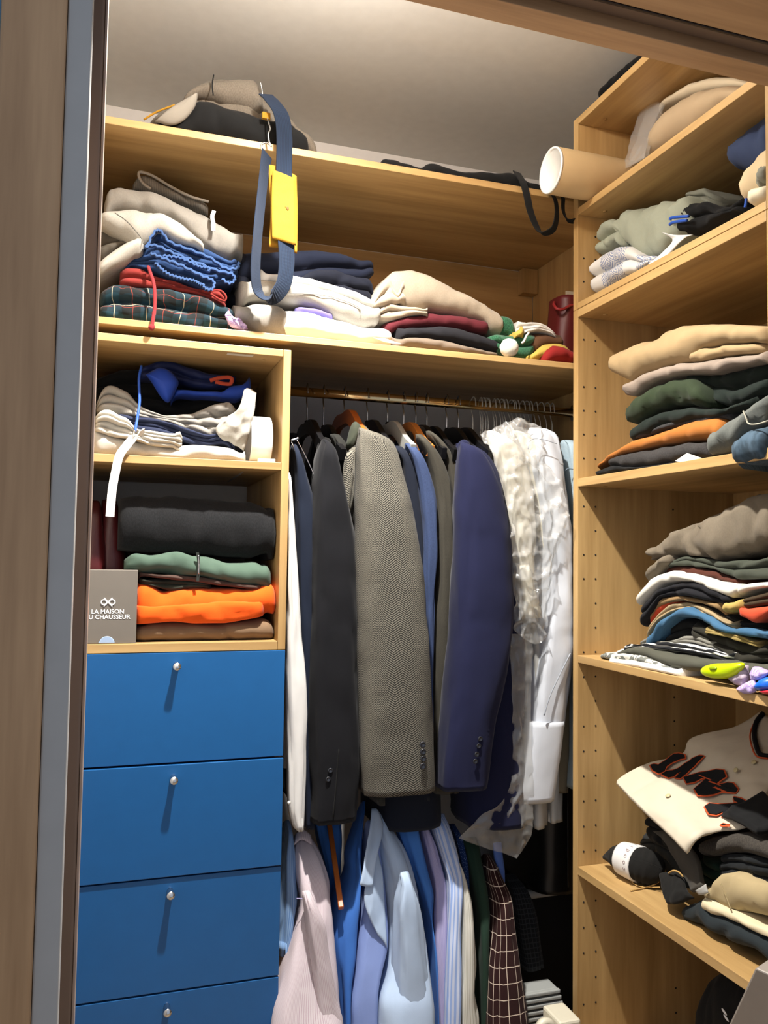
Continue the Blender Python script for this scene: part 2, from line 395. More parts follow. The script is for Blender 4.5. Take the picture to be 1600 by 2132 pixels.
t.part('inner_fascia', box(-.85, 1.80, -.785, -.735, 2.211, 2.64), BROWNX)
tr = t.part('track_channel', box(-.85, 1.80, -.832, -.7855, 2.232, 2.40), DARKB)
t.part('track_lip', box(-.85, 1.80, -.838, -.8325, 2.212, 2.40), TRACK, tr)
t.part('outer_fascia', box(-.85, 1.80, -.925, -.8385, 2.214, 2.42), BROWNX)
t.part('pale_strip', box(-.85, 1.80, -.945, -.9255, 2.216, 2.42), DAYSHEEN)  # same painted daylight grey as on the door edge
t.part('casing_board', box(-.85, 1.80, -1.02, -.9455, 2.214, 2.45), BROWNX)
t.done()
t = Thing('door_1', 'brown wooden sliding door stile with daylight sheen made as a pale edge strip', None, None, 'structure')
t.part('stile', box(-.030, .0385, -.965, -.925, .01, 2.205, .004), BROWN)
t.part('daylit_edge', box(.0390, .0655, -.960, -.93, .01, 2.205, .002), DAYSHEEN)  # added part that draws the daylit side of the stile
t.part('door_panel', box(-.75, -.0305, -.955, -.935, .01, 2.205, .002), plain('daylight_blue_panel', '6f9cc0', .35))  # blue of the daylight is put into the panel colour
t.done()
t = Thing('door_2', 'dark brown rear sliding door edge with a pale lip', None, None, 'structure')
t.part('stile', box(-.10, .0745, -.815, -.775, .01, 2.205, .003), DARKB)
t.part('lip', box(.0750, .0785, -.812, -.778, .01, 2.205, .001), LIP)
t.done()
t = Thing('ceiling_lamp', 'small round ceiling downlight inside the closet', 'lamp')
t.part('ceiling_plate', lathe([(.03, .0), (.05, 0), (.05, .007), (.03, .007)], (LAMP[0], LAMP[1], 2.632)), plain('white_lamp_plastic', 'e8e4dc'))
t.part('reflector', lathe([(.03, 0), (.029, 0), (.029, .007), (.03, .007)], (LAMP[0], LAMP[1], 2.632)), plain('white_lamp_plastic', 'e8e4dc'))
t.done()

# ------------------------------------------------------------------ built-in furniture
OX, OY, OZ = oak('x'), oak('y'), oak('z')
EDGE = wood('pale_edge_band', 'e6c596', 'd8b27c', 'x', .4); EDGEZ = wood('pale_edge_band', 'e6c596', 'd8b27c', 'z', .4)
BLUE = plain('royal_blue_lacquer', '185892', .32); CHROME = plain('brushed_chrome', 'd6d6d6', .22, 1.); HOLE = plain('dark_hole', '1c140c', .9)
def disc(c, axis, r=.0027, h=.0006): return lathe([(0, 0), (r, 0), (r, h), (0, h)], c, axis, 8)
t = Thing('drawer_cabinet', 'oak cabinet with two open niches above four blue drawers', 'cabinet')
t.part('side_panel', join(box(-.0195, 0, .0, .535, 1.1005, 1.8174), box(-.0195, 0, .02, .535, 0, 1.1)), OZ)
t.part('side_panel', join(box(.4815, .5, .0, .535, 1.1005, 1.8174), box(.4815, .4995, .02, .535, 0, 1.1)), OZ)
tp = t.part('top_panel', box(.0005, .481, .0, .535, 1.8000, 1.8174), OX)
t.part('paper_sticker', box(.349, .411, .012, .028, 1.7990, 1.7997, .0002), plain('beige_sticker', 'cfc6b4'), tp)
t.part('screw_cap', lathe([(0, 0), (.006, 0), (.006, .0012), (0, .0012)], (.44, .05, 1.7985), 'z', 14), OX, tp)
t.part('shelf', box(.0005, .481, .0, .50, 1.5255, 1.5439), OX)
t.part('shelf', box(.0005, .481, .0, .535, 1.1005, 1.1209), OX)
t.part('plinth', box(.0, .4995, .05, .07, 0, .099), OX)
for k in range(4):
    z1 = 1.1 - .25*k; yo = -.004 if k == 1 else 0
    d = t.part('drawer', join(box(0, .5, yo, yo+.018, z1-.2465, z1-.0008, .0012), box(.02, .48, yo+.0185, .50, z1-.235, z1-.04, 0)), BLUE)
    t.part('knob', lathe([(0, 0), (.0072, 0), (.0072, -.006), (.0064, -.012), (.0088, -.027), (.0086, -.0285), (0, -.0285)], (.25, yo, z1-.029), 'y', 24), CHROME, d)
t.done()
t = Thing('wardrobe_frame', 'oak wardrobe frame with two wide shelves over a hanging rail', 'wardrobe')
t.part('side_panel', box(-.0195, 0, .0, .54, 1.8380, 2.3180), OZ)
t.part('side_panel', box(1.442, 1.46, .0, .54, 0, 2.3180), OZ)
ts = t.part('shelf', box(.0005, 1.4415, .0, .54, 2.3006, 2.3184), OX)
t.part('cam_plug', lathe([(0, 0), (.0085, 0), (.0085, .0012), (0, .0012)], (.030, .075, 2.2988), 'z', 16), plain('grey_plug', '8a7d70'), ts)
t.part('shelf', box(-.0195, 1.4415, .0, .54, 1.8378, 1.8538), OX)
t.part('back_panel', box(.0005, 1.4415, .5405, .552, 1.8545, 2.3), OX)
t.part('corner_block', box(1.385, 1.4405, .50, .5395, 2.215, 2.2995, .002), OZ)
rl = t.part('hanging_rail', xform(lathe([(0, .501), (.0135, .501), (.0135, 1.441), (0, 1.441)], (0, 0, 0), 'x', 24), Matrix.Translation((0, .27, 1.773)) @ Matrix.Diagonal((1, .55, 1, 1))), plain('warm_reflection_chrome', 'd9bd8c', .16, 1.))  # chrome rail, warm reflection of the wood painted into its base colour
for x in (.5015, 1.434): t.part('rail_bracket', xform(lathe([(0, 0), (.024, 0), (.024, .006), (0, .006)], (0, 0, 0), 'x', 24), Matrix.Translation((x, .27, 1.773)) @ Matrix.Diagonal((1, .7, 1, 1))), CHROME, rl)
t.part('hanging_rail', xform(lathe([(0, .501), (.0135, .501), (.0135, 1.441), (0, 1.441)], (0, 0, 0), 'x', 24), Matrix.Translation((0, .30, .762)) @ Matrix.Diagonal((1, .55, 1, 1))), plain('warm_reflection_chrome', 'd9bd8c', .16, 1.))  # lower chrome rail with the same painted reflection tint
t.done()
XR, XB = 1.2703, 1.775
def holes(z0, z1):
    g = []; random.seed(7)
    for cx_, keep in ((1.288, .62), (1.324, 1.), (1.57, .8)):
        z = z0
        while z < z1:
            if random.random() < keep: g.append(disc((cx_, -.0298, z), 'y', .0026, -.0004))
            z += .064
    return join(*g)
def shelf_unit(name, label, z0, z1, boards, hz):
    t = Thing(name, label, 'shelf unit')
    p = t.part('side_panel', box(XR, XB, -.0295, -.0062, z0, z1), OZ)
    t.part('pin_holes', holes(*hz), HOLE, p, None, 'stuff')
    t.part('side_panel', box(XR, XB, -.7235, -.7005, z0, z1), OZ)
    for a, b in boards:
        q = t.part('shelf', box(XR, XB-.001, -.70, -.030, a, b), OY)
        t.part('screw_cap', lathe([(0, 0), (.006, 0), (.006, .001), (0, .001)], (XR+.055, -.075, a-.0012), 'z', 14), OX, q)
    t.part('back_panel', box(XB, XB+.012, -.7235, -.0062, z0, z1), OZ)
    t.done()
shelf_unit('upper_shelf_unit', 'upper oak shelf unit stacked on top of the tall one', 1.9935, 2.5233, ((2.5034, 2.5228), (2.2513, 2.2707), (1.9940, 2.0109)), (2.07, 2.45))
shelf_unit('tall_shelf_unit', 'tall oak shelf unit with rows of peg holes on the right', 0, 1.9930, ((1.9710, 1.9925), (1.5154, 1.5372), (1.0537, 1.0731), (.5115, .5323), (.05, .07)), (.12, 1.93))

# ------------------------------------------------------------------ fabrics
F = fabric
GREYL = F('pale_grey_jersey', 'aba79d', '8d8a82', .35); GREYM = F('grey_marl_fleece', '918d85', '7c7973', .4); GREYD = F('dark_grey_rib', '76736d', '4f4d49', .3, pat=ribbed)
TAUPED = F('dark_taupe_lining', '5a554c'); NAVY = F('navy_cotton', '1d2438'); NAVYD = F('deep_navy_cotton', '141826'); BLACK = F('black_cotton', '0b0c0d'); BLACKF = F('black_fleece', '0e0f11', '1d1e21', .5, sheen=.06, weave=.8)
WHITE = F('white_cotton', 'e2e1de'); OFFW = F('offwhite_cotton', 'dedad0'); BLUESH = F('faded_blue_cotton', '243e68', '1a2c4a', .3); BLUEW = F('pale_blue_elastic', '3c5784')
RED = F('brick_red_cotton', '7d2823'); REDC = F('red_braid', '8a272b', '4c1418', .4, sc_=2); PLAID = F('dark_tartan_flannel', '12181a', pat=tartan)
LAV = F('lavender_organza', 'a58cc8', 'd8cce6', .6, rough=.4)
def fold(name, label, cat_, top, bot, y0, y1, mat, n=2, group=None, extra=(), fr='F', **k):
    t = Thing(name, label, cat_, group); t.part('folded_body', slab(top, bot, y0, y1, fr, n, seed=len(bpy.data.objects)*1.37, **k), mat)
    for e in extra: t.part(*e)
    return t.done()
FC = 'clothes piled on the upper left shelf'

# ------------------------------------------------------------------ upper compartment, left pile
fold('pyjama_trousers', 'dark green tartan pyjama trousers at the bottom of the left pile', 'trousers',
     [(.060,.030,1.928),(.083,.030,1.944),(.111,.030,1.950),(.137,.030,1.947),(.179,.030,1.948),(.215,.030,1.950),(.249,.030,1.947),(.295,.030,1.943),(.330,.030,1.928),(.364,.030,1.917),(.368,.030,1.910)],
     [(.063,.030,1.861),(.107,.030,1.862),(.173,.030,1.861),(.240,.030,1.862),(.309,.030,1.863),(.351,.030,1.864),(.370,.030,1.864)], .03, .40, PLAID, 2, FC, wr=.007)
t = Thing('shorts', 'brick red drawstring shorts folded above the tartan trousers', 'shorts', FC)
t.part('folded_body', slab([(.101,.060,1.989),(.112,.060,1.997),(.143,.060,1.999),(.179,.060,1.982),(.216,.060,1.978),(.248,.060,1.971),(.267,.060,1.962),(.333,.060,1.964),(.350,.060,1.944)], [(.102,.060,1.949),(.194,.060,1.955),(.263,.060,1.951),(.351,.060,1.927)], .055, .38, 'F', 2, seed=3), RED)
t.part('drawstring', cord([(.164,.050,1.997),(.170,.035,1.975),(.176,.022,1.953),(.179,.012,1.926),(.180,.004,1.889),(.177,-.004,1.861),(.175,-.010,1.841)], .0042, wob=.25), REDC)
t.part('drawstring_knot', puff([(.166,-.012,1.837),(.171,-.012,1.844),(.180,-.012,1.842),(.181,-.012,1.836),(.176,-.012,1.829),(.169,-.012,1.831)], .006, (0, 1, 0)), REDC)
t.part('waist_loop', ribbon([(.310,.040,1.945),(.316,.035,1.953),(.332,.032,1.953),(.344,.030,1.941),(.342,.032,1.930),(.328,.030,1.932),(.311,.035,1.943)], .014, (0, 1, .15), .003), RED)
t.done()
t = Thing('shorts', 'faded blue shorts with ruffled elastic waistbands in the left pile', 'shorts', FC)
t.part('folded_body', slab([(.109,.070,2.012),(.133,.070,2.034),(.155,.070,2.052),(.188,.070,2.095),(.204,.070,2.092),(.230,.070,2.074),(.272,.070,2.075),(.308,.070,2.067),(.342,.070,2.049),(.376,.070,2.041),(.380,.070,2.029)], [(.109,.070,2.005),(.170,.070,2.001),(.207,.070,1.984),(.263,.070,1.973),(.299,.070,1.963),(.315,.070,1.962),(.324,.070,1.978),(.358,.070,1.982),(.380,.070,2.027)], .065, .40, 'F', 5, seed=8, wr=.005), BLUESH)
for pts in ([(.159,.050,2.043),(.176,.051,2.081),(.190,.052,2.086),(.213,.054,2.063),(.260,.055,2.051),(.307,.056,2.038),(.343,.058,2.018),(.372,.059,2.022),(.377,.060,2.036)], [(.155,.045,2.040),(.177,.046,2.048),(.214,.046,2.037),(.260,.047,2.024),(.319,.048,2.007),(.359,.048,2.002),(.366,.049,1.989),(.353,.049,1.979),(.336,.050,1.988)],
            [(.168,.040,2.026),(.196,.040,2.018),(.237,.040,2.006),(.283,.040,1.988),(.314,.040,1.977),(.313,.040,1.958),(.298,.040,1.956),(.289,.040,1.967)], [(.180,.043,2.005),(.206,.043,1.984),(.238,.043,1.976),(.270,.043,1.973),(.291,.043,1.963)], [(.196,.046,2.025),(.237,.046,2.025),(.279,.046,2.011),(.304,.046,2.009),(.302,.046,2.000)]):
    t.part('elastic_waistband', ribbon(pts, .016, (0, 1, .1), .005, 60, .0016, len(t.p)), BLUEW)
t.done()
t = Thing('joggers', 'pale grey joggers with one leg draped over the left pile', 'trousers', FC)
t.part('seat', slab([(.051,.050,2.110),(.066,.050,2.120),(.088,.050,2.132),(.121,.050,2.141),(.177,.050,2.141),(.211,.050,2.136),(.234,.050,2.120),(.258,.050,2.102),(.292,.050,2.065)], [(.052,.050,2.089),(.087,.050,2.073),(.116,.050,2.058),(.139,.050,2.040),(.155,.050,2.049),(.187,.050,2.085),(.224,.050,2.068),(.292,.050,2.063)], .045, .36, 'F', 1, seed=11, wr=.006), GREYL)
t.part('trouser_leg', slab([(.051,.035,1.990),(.080,.035,2.022),(.108,.035,2.049),(.127,.035,2.060),(.145,.035,2.057),(.152,.035,2.048)], [(.052,.035,1.958),(.086,.035,1.982),(.114,.035,2.000),(.135,.035,2.022),(.152,.035,2.043)], .03, .30, 'F', 1, seed=12, wr=.006), GREYL)
t.part('lining', slab([(.047,.085,2.100),(.078,.085,2.092),(.112,.085,2.075),(.123,.085,2.070)], [(.050,.085,2.005),(.080,.085,2.033),(.112,.085,2.063),(.123,.085,2.067)], .085, .30, 'F', 2, seed=13), TAUPED)
t.part('seam', cord([(.086,.036,2.110),(.111,.036,2.095),(.133,.036,2.074),(.147,.036,2.057),(.151,.036,2.046)], .0012), GREYD)
t.done()
t = Thing('sweatpants', 'grey marl sweatpants with a ribbed waistband on top of the left pile', 'trousers', FC)
t.part('folded_body', slab([(.060,.090,2.144),(.068,.090,2.189),(.090,.090,2.208),(.124,.090,2.208),(.156,.090,2.205),(.189,.090,2.198),(.236,.090,2.188),(.283,.090,2.173),(.308,.090,2.162),(.327,.090,2.149),(.357,.090,2.141),(.377,.090,2.124),(.394,.090,2.111)], [(.060,.090,2.133),(.121,.090,2.142),(.214,.090,2.136),(.261,.090,2.108),(.295,.090,2.080),(.329,.090,2.067),(.359,.090,2.055),(.373,.090,2.078),(.394,.090,2.098)], .085, .42, 'F', 1, seed=15, wr=.008), GREYM)
t.part('waistband', slab([(.125,.150,2.244),(.135,.150,2.263),(.142,.150,2.268),(.171,.150,2.264),(.214,.150,2.243),(.263,.150,2.225),(.310,.150,2.218)], [(.126,.150,2.229),(.158,.150,2.227),(.191,.150,2.222),(.227,.150,2.212),(.264,.150,2.207),(.311,.150,2.189)], .15, .30, 'F', 1, seed=16), GREYD)
t.part('waistband_rim', cord([(.167,.145,2.226),(.148,.145,2.238),(.138,.145,2.254),(.142,.145,2.265),(.171,.145,2.260),(.214,.145,2.240),(.263,.145,2.222),(.309,.145,2.215)], .0035, wob=.3), GREYM)
t.part('drawcord', ribbon([(.317,.085,2.168),(.312,.078,2.150),(.315,.075,2.132),(.315,.074,2.114)], .0095, (1, 0, 0), .003), WHITE, None, 'white drawcord end')
t.done()
fold('t_shirt', 'dark navy T-shirt between the left pile and the middle pile', 'shirt',
     [(.328,.160,2.051),(.355,.160,2.070),(.387,.160,2.105),(.407,.160,2.113),(.420,.160,2.107)], [(.330,.160,1.982),(.371,.160,1.948),(.424,.160,1.922)], .155, .40, NAVYD, 3, FC)
t = Thing('lavender_sachet', 'small purple organza lavender sachet between the left and middle piles', 'sachet')
t.part('pouch', puff([(.341,.020,1.892),(.350,.020,1.904),(.360,.020,1.892),(.377,.020,1.882),(.392,.020,1.859),(.373,.020,1.860),(.354,.020,1.867)], .012, (.2, 1, .2), .004, 3, ws=60), LAV)
t.part('frill', cloth([[(.345,.012,1.898),(.357,.012,1.885),(.376,.012,1.868)], [(.361,.006,1.884),(.368,.006,1.875),(.383,.006,1.859)], [(.376,.012,1.887),(.388,.012,1.874),(.398,.012,1.863)]], .002, 14, 14, .004, 5, 90), LAV)
t.done()

# ------------------------------------------------------------------ upper compartment, middle pile
fold('sweatshirt', 'navy blue sweatshirt at the back of the middle pile', 'sweatshirt',
     [(.392,.160,2.083),(.400,.160,2.108),(.542,.160,2.135),(.602,.160,2.145),(.663,.160,2.136),(.725,.160,2.126),(.753,.160,2.133),(.760,.160,2.118)], [(.395,.160,1.944),(.485,.160,2.013),(.603,.160,2.057),(.664,.160,2.070),(.726,.160,2.071),(.760,.160,2.094)], .155, .44, NAVY, 2, FC)
fold('t_shirt', 'crumpled black navy T-shirt under the navy sweatshirt', 'shirt',
     [(.547,.120,2.043),(.581,.120,2.070),(.641,.120,2.078),(.690,.120,2.066),(.739,.120,2.066),(.749,.120,2.013)], [(.547,.120,2.014),(.654,.120,2.008),(.752,.120,1.995)], .115, .42, NAVYD, 2, FC, wr=.006)
t = Thing('sweatshirt', 'light grey sweatshirt with a white inside in the middle pile', 'sweatshirt', FC)
t.part('folded_body', slab([(.384,.050,1.972),(.399,.050,1.996),(.448,.050,2.008),(.543,.050,2.008),(.624,.050,2.001),(.694,.050,1.980),(.742,.050,1.956)], [(.384,.050,1.959),(.395,.050,1.943),(.428,.050,1.953),(.522,.050,1.955),(.579,.050,1.944),(.637,.050,1.921),(.707,.050,1.911),(.737,.050,1.926),(.746,.050,1.951)], .045, .40, 'F', 1, seed=21, wr=.004), GREYL)
t.part('lining', slab([(.441,.075,2.020),(.497,.075,2.031),(.549,.075,2.028),(.642,.075,2.016),(.702,.075,2.000),(.756,.075,1.972)], [(.442,.075,2.007),(.549,.075,2.005),(.642,.075,1.993),(.757,.075,1.965)], .07, .41, 'F', 1, seed=22), WHITE)
t.part('seam', cord([(.503,.043,1.970),(.565,.043,1.975),(.622,.043,1.971),(.681,.043,1.953),(.683,.043,1.925)], .0011), GREYM)
t.done()
t = Thing('sweatshirt', 'white sweatshirt with a grey sleeve at the bottom of the middle pile', 'sweatshirt', FC)
t.part('sleeve', slab([(.368,.020,1.907),(.386,.020,1.928),(.412,.020,1.939),(.461,.020,1.940),(.498,.020,1.933)], [(.368,.020,1.894),(.398,.020,1.866),(.414,.020,1.861),(.452,.020,1.862),(.484,.020,1.862)], .02, .36, 'F', 1, seed=24, wr=.006), GREYM)
t.part('folded_body', slab([(.483,.035,1.932),(.547,.035,1.935),(.604,.035,1.925),(.691,.035,1.907),(.750,.035,1.911),(.771,.035,1.895)], [(.473,.035,1.866),(.520,.035,1.866),(.605,.035,1.865),(.715,.035,1.863),(.772,.035,1.869)], .03, .40, 'F', 1, seed=25, wr=.004), WHITE)
t.part('print', slab([(.522,.050,1.943),(.579,.050,1.943),(.619,.050,1.929)], [(.522,.050,1.927),(.579,.050,1.925),(.619,.050,1.919)], .05, .30, 'F', 1, seed=26), F('purple_print', '6d64a8'))
t.part('care_label', cloth([[(.713,.028,1.876),(.746,.020,1.874),(.761,.012,1.865)], [(.740,.020,1.865),(.759,.006,1.860),(.781,.000,1.860)]], .0012, 8, 6, .001), OFFW)
t.done()

# ------------------------------------------------------------------ upper compartment, right pile
FLEECE = F('beige_fleece', 'ab9d89', '8b7e69', .25, weave=.8, sheen=.3)
t = Thing('blanket', 'folded beige fleece blanket on top of the right pile', 'blanket', FC)
t.part('folded_body', slab([(.760,.070,2.040),(.781,.070,2.078),(.839,.070,2.091),(.896,.070,2.081),(.967,.070,2.053),(1.033,.070,2.024),(1.093,.070,2.000),(1.105,.070,1.977)], [(.755,.070,1.969),(.816,.070,1.970),(.885,.070,1.981),(.961,.070,1.980),(1.013,.070,1.974),(1.053,.070,1.966),(1.066,.070,1.936),(1.105,.070,1.937)], .065, .43, 'F', 1, seed=31, rnd=.6), FLEECE)
t.part('rolled_edge', slab([(.730,.050,1.984),(.747,.050,2.033),(.774,.050,2.064),(.808,.050,2.052),(.815,.050,2.017),(.790,.050,1.991)], [(.730,.050,1.970),(.754,.050,1.966),(.791,.050,1.979),(.815,.050,2.005)], .05, .30, 'F', 2, seed=32), FLEECE)
t.part('lower_fold', slab([(.738,.055,1.957),(.768,.055,1.984),(.817,.055,1.978),(.879,.055,1.973)], [(.744,.055,1.938),(.769,.055,1.934),(.817,.055,1.953),(.879,.055,1.967)], .05, .38, 'F', 2, seed=33), FLEECE)
t.done()
fold('sweater', 'burgundy sweater under the beige blanket', 'sweater', [(.761,.070,1.932),(.823,.070,1.956),(.885,.070,1.972),(.948,.070,1.975),(1.013,.070,1.973),(1.056,.070,1.966)], [(.780,.070,1.905),(.798,.070,1.918),(.885,.070,1.936),(.949,.070,1.937),(1.014,.070,1.934),(1.060,.070,1.931)], .065, .42, F('burgundy_wool', '5c1f27', weave=.6), 1, FC)
fold('sweater', 'black sweater under the burgundy one', 'sweater', [(.792,.050,1.906),(.816,.050,1.920),(.909,.050,1.937),(.972,.050,1.932),(1.037,.050,1.921),(1.083,.050,1.907)], [(.795,.050,1.893),(.878,.050,1.897),(.973,.050,1.892),(1.080,.050,1.879)], .045, .42, F('black_wool', '1b1b20', weave=.6), 1, FC)
fold('sweater', 'flat taupe sweater at the bottom of the right pile', 'sweater', [(.779,.040,1.876),(.813,.040,1.891),(.874,.040,1.896),(.937,.040,1.889),(1.075,.040,1.870)], [(.780,.040,1.866),(.874,.040,1.868),(.969,.040,1.866),(1.075,.040,1.866)], .035, .42, F('taupe_wool', '77695b', weave=.6), 1, FC)
GREENK = F('green_chenille', '1f5238', '3f7d58', .5, weave=1., sheen=.3)
t = Thing('novelty_jumper', 'green, brown, yellow and red novelty jumper with white pompom', 'jumper')
t.part('green_body', slab([(1.055,.050,1.922),(1.082,.050,1.929),(1.108,.050,1.928),(1.134,.050,1.931),(1.167,.050,1.939),(1.184,.050,1.943),(1.192,.050,1.936)], [(1.056,.050,1.892),(1.091,.050,1.873),(1.134,.050,1.869),(1.176,.050,1.870),(1.186,.050,1.884),(1.193,.050,1.903)], .045, .35, 'F', 2, seed=41, wr=.004), GREENK)
t.part('green_cuff', slab([(1.096,.070,1.986),(1.107,.070,1.996),(1.118,.070,1.995),(1.132,.070,1.980),(1.141,.070,1.946)], [(1.097,.070,1.934),(1.115,.070,1.934),(1.127,.070,1.935),(1.141,.070,1.936)], .07, .30, 'F', 1, seed=42), GREENK)
t.part('brown_panel', slab([(1.179,.040,1.942),(1.191,.040,1.948),(1.215,.040,1.944),(1.242,.040,1.937),(1.277,.040,1.929)], [(1.181,.040,1.879),(1.207,.040,1.896),(1.233,.040,1.909),(1.277,.040,1.918)], .04, .32, 'F', 1, seed=43), F('brown_knit', '5b3d27', weave=1.))
t.part('yellow_panel', slab([(1.161,.025,1.865),(1.181,.025,1.887),(1.207,.025,1.911),(1.230,.025,1.920),(1.256,.025,1.920),(1.277,.025,1.915),(1.295,.025,1.905)], [(1.161,.025,1.863),(1.202,.025,1.863),(1.224,.025,1.863),(1.295,.025,1.864)], .025, .30, 'F', 1, seed=44), F('yellow_knit', 'c0a44c', weave=1.))
t.part('red_panel', slab([(1.194,.010,1.861),(1.209,.010,1.892),(1.230,.010,1.909),(1.254,.010,1.909),(1.277,.010,1.901),(1.295,.010,1.892)], [(1.194,.010,1.858),(1.233,.010,1.858),(1.277,.010,1.858),(1.295,.010,1.859)], .01, .28, 'F', 1, seed=45), F('red_knit', '8c1f1c', weave=1.))
t.part('white_fluff', slab([(1.141,.035,1.952),(1.158,.035,1.966),(1.177,.035,1.970),(1.204,.035,1.965),(1.226,.035,1.955),(1.255,.035,1.937)], [(1.145,.035,1.943),(1.160,.035,1.936),(1.174,.035,1.939),(1.186,.035,1.948),(1.212,.035,1.946),(1.255,.035,1.935)], .03, .25, 'F', 3, seed=46, wr=.008), F('white_faux_fur', 'd8d3ca', weave=1.2, sheen=.5))
t.part('yellow_trim', slab([(1.122,.030,1.928),(1.139,.030,1.943),(1.149,.030,1.943)], [(1.122,.030,1.927),(1.134,.030,1.927),(1.149,.030,1.933)], .03, .10, 'F', 1, seed=47), F('yellow_knit', 'c0a44c', weave=1.))
t.part('white_cord', cord([(1.156,.030,1.934),(1.145,.025,1.921),(1.137,.020,1.908),(1.128,.016,1.898)], .0030, wob=.4), WHITE)
c = [(1.088,.000,1.881)][0]
pp = lathe([(.0245*math.sin(a*math.pi/14)+.0001, -.0245*math.cos(a*math.pi/14)) for a in range(15)], (c[0], .012, c[2]), 'z', 28)
pp = ([tuple(np.array(v)+(np.array(v)-np.array((c[0], .012, c[2])))*.10*nz(v[0]*260, v[1]*260, v[2]*260) for _ in (0,))[0] if False else tuple(np.array(v)+(np.array(v)-np.array((c[0], .012, c[2])))*.09*nz(v[0]*240, v[1]*240, v[2]*240)) for v in pp[0]], pp[1], None, True)
t.part('pompom', pp, F('white_pompom_yarn', 'e6e2d2', weave=1.2, sheen=.4)); t.done()
t = Thing('gift_bag', 'dark red gift bag with a rolled rim at the right end of the shelf', 'bag')
t.part('body', tube([(1.350,.240,2.093),(1.346,.240,2.053),(1.339,.240,1.982),(1.337,.240,1.912)], [(1.445,.240,2.111),(1.453,.240,2.064),(1.457,.240,1.994),(1.461,.240,1.923)], .055, .002, rt=0, hollow=False), plain('dark_red_card', '5e1719', .5))
t.part('rim', cord([(1.334,.210,2.083),(1.330,.185,2.063),(1.347,.180,2.061),(1.373,.185,2.075),(1.427,.210,2.100),(1.462,.280,2.139),(1.435,.290,2.139),(1.399,.280,2.127),(1.362,.250,2.107),(1.334,.210,2.083)], .0045, k=60), plain('red_cord', '9b2a2c', .5))
t.part('paper_insert', box([(1.392,.240,2.128)][0][0], [(1.437,.240,2.133)][0][0], .236, .242, [(1.392,.240,2.110)][0][2], [(1.392,.240,2.140)][0][2]), plain('cream_paper', 'b9ae98'))
t.done()

# ------------------------------------------------------------------ on top of the left unit
FELT = F('grey_brown_felt', '6f675c', '4d473f', .4, weave=.7); BLKCAN = F('black_canvas', '0f1011'); STRAP = F('navy_webbing', '1b2a40', '142033', .4, pat=ribbed, sc_=2); MUST = F('mustard_suede', 'a67a20', '8c6414', .4, rough=.8)
t = Thing('travel_bag', 'grey felt and black travel bag with a hanging navy strap', 'bag')
t.part('body', slab([(.160,.070,2.368),(.205,.070,2.406),(.226,.070,2.418),(.236,.070,2.452),(.253,.070,2.472),(.306,.070,2.506),(.361,.070,2.520),(.410,.070,2.532),(.423,.070,2.502),(.437,.070,2.477),(.487,.070,2.464),(.515,.070,2.434),(.546,.070,2.412),(.573,.070,2.350)], [(.161,.070,2.350),(.206,.070,2.350),(.256,.070,2.344),(.329,.070,2.338),(.403,.070,2.336),(.478,.070,2.335),(.573,.070,2.340)], .06, .36, 'F', 1, seed=51, wr=.008, rnd=.5), FELT)
t.part('front_panel', slab([(.173,.020,2.328),(.214,.020,2.337),(.248,.020,2.373),(.264,.020,2.418),(.303,.020,2.419),(.357,.020,2.412),(.412,.020,2.398),(.441,.020,2.394),(.486,.020,2.402),(.520,.020,2.382),(.538,.020,2.362)], [(.173,.020,2.322),(.253,.020,2.318),(.323,.020,2.315),(.414,.020,2.313),(.507,.020,2.313),(.539,.020,2.314)], .012, .30, 'F', 1, seed=52, wr=.006, rnd=.4), BLKCAN)
t.part('side_flap', puff([(.167,.006,2.327),(.202,.006,2.366),(.249,.006,2.405),(.263,.006,2.413),(.258,.006,2.379),(.233,.006,2.341),(.203,.006,2.324)], .012, (0, 1, 0), .003, 53), F('pale_grey_felt', '8f8a80', weave=.6))
t.part('top_pocket', slab([(.231,.045,2.409),(.248,.045,2.446),(.304,.045,2.487),(.358,.045,2.502),(.406,.045,2.516),(.420,.045,2.487),(.428,.045,2.462)], [(.231,.045,2.405),(.266,.045,2.431),(.305,.045,2.431),(.360,.045,2.426),(.429,.045,2.412)], .04, .2, 'F', 1, seed=54, wr=.004), FELT)
t.part('piping', cord([(.144,.030,2.340),(.173,.030,2.364),(.213,.030,2.388)], .0025), MUST)
t.part('zip', cord([(.416,.035,2.487),(.420,.035,2.470),(.422,.035,2.457)], .0018, wob=.5), CHROME)
t.part('pocket_seam', cord([(.302,.030,2.480),(.299,.030,2.455),(.302,.030,2.429)], .0016), BLKCAN)
s = t.part('strap', ribbon([(.426,.012,2.445),(.440,-.006,2.421),(.459,-.022,2.383),(.467,-.026,2.330),(.468,-.026,2.242),(.471,-.028,2.153),(.475,-.028,2.080),(.479,-.026,2.016),(.471,-.024,1.964),(.443,-.026,1.930),(.413,-.034,1.940),(.402,-.046,1.978),(.404,-.050,2.062),(.412,-.042,2.157),(.421,-.032,2.246),(.426,-.026,2.279)],
     .040, [(1, .1, 0), (1, .15, 0), (1, .15, 0), (1, .15, 0), (1, .15, 0), (.95, .3, .1), (.8, .55, .1), (.7, .75, 0), (.62, .8, 0), (.62, .8, 0), (.7, .7, 0)], .0026, 110), STRAP)
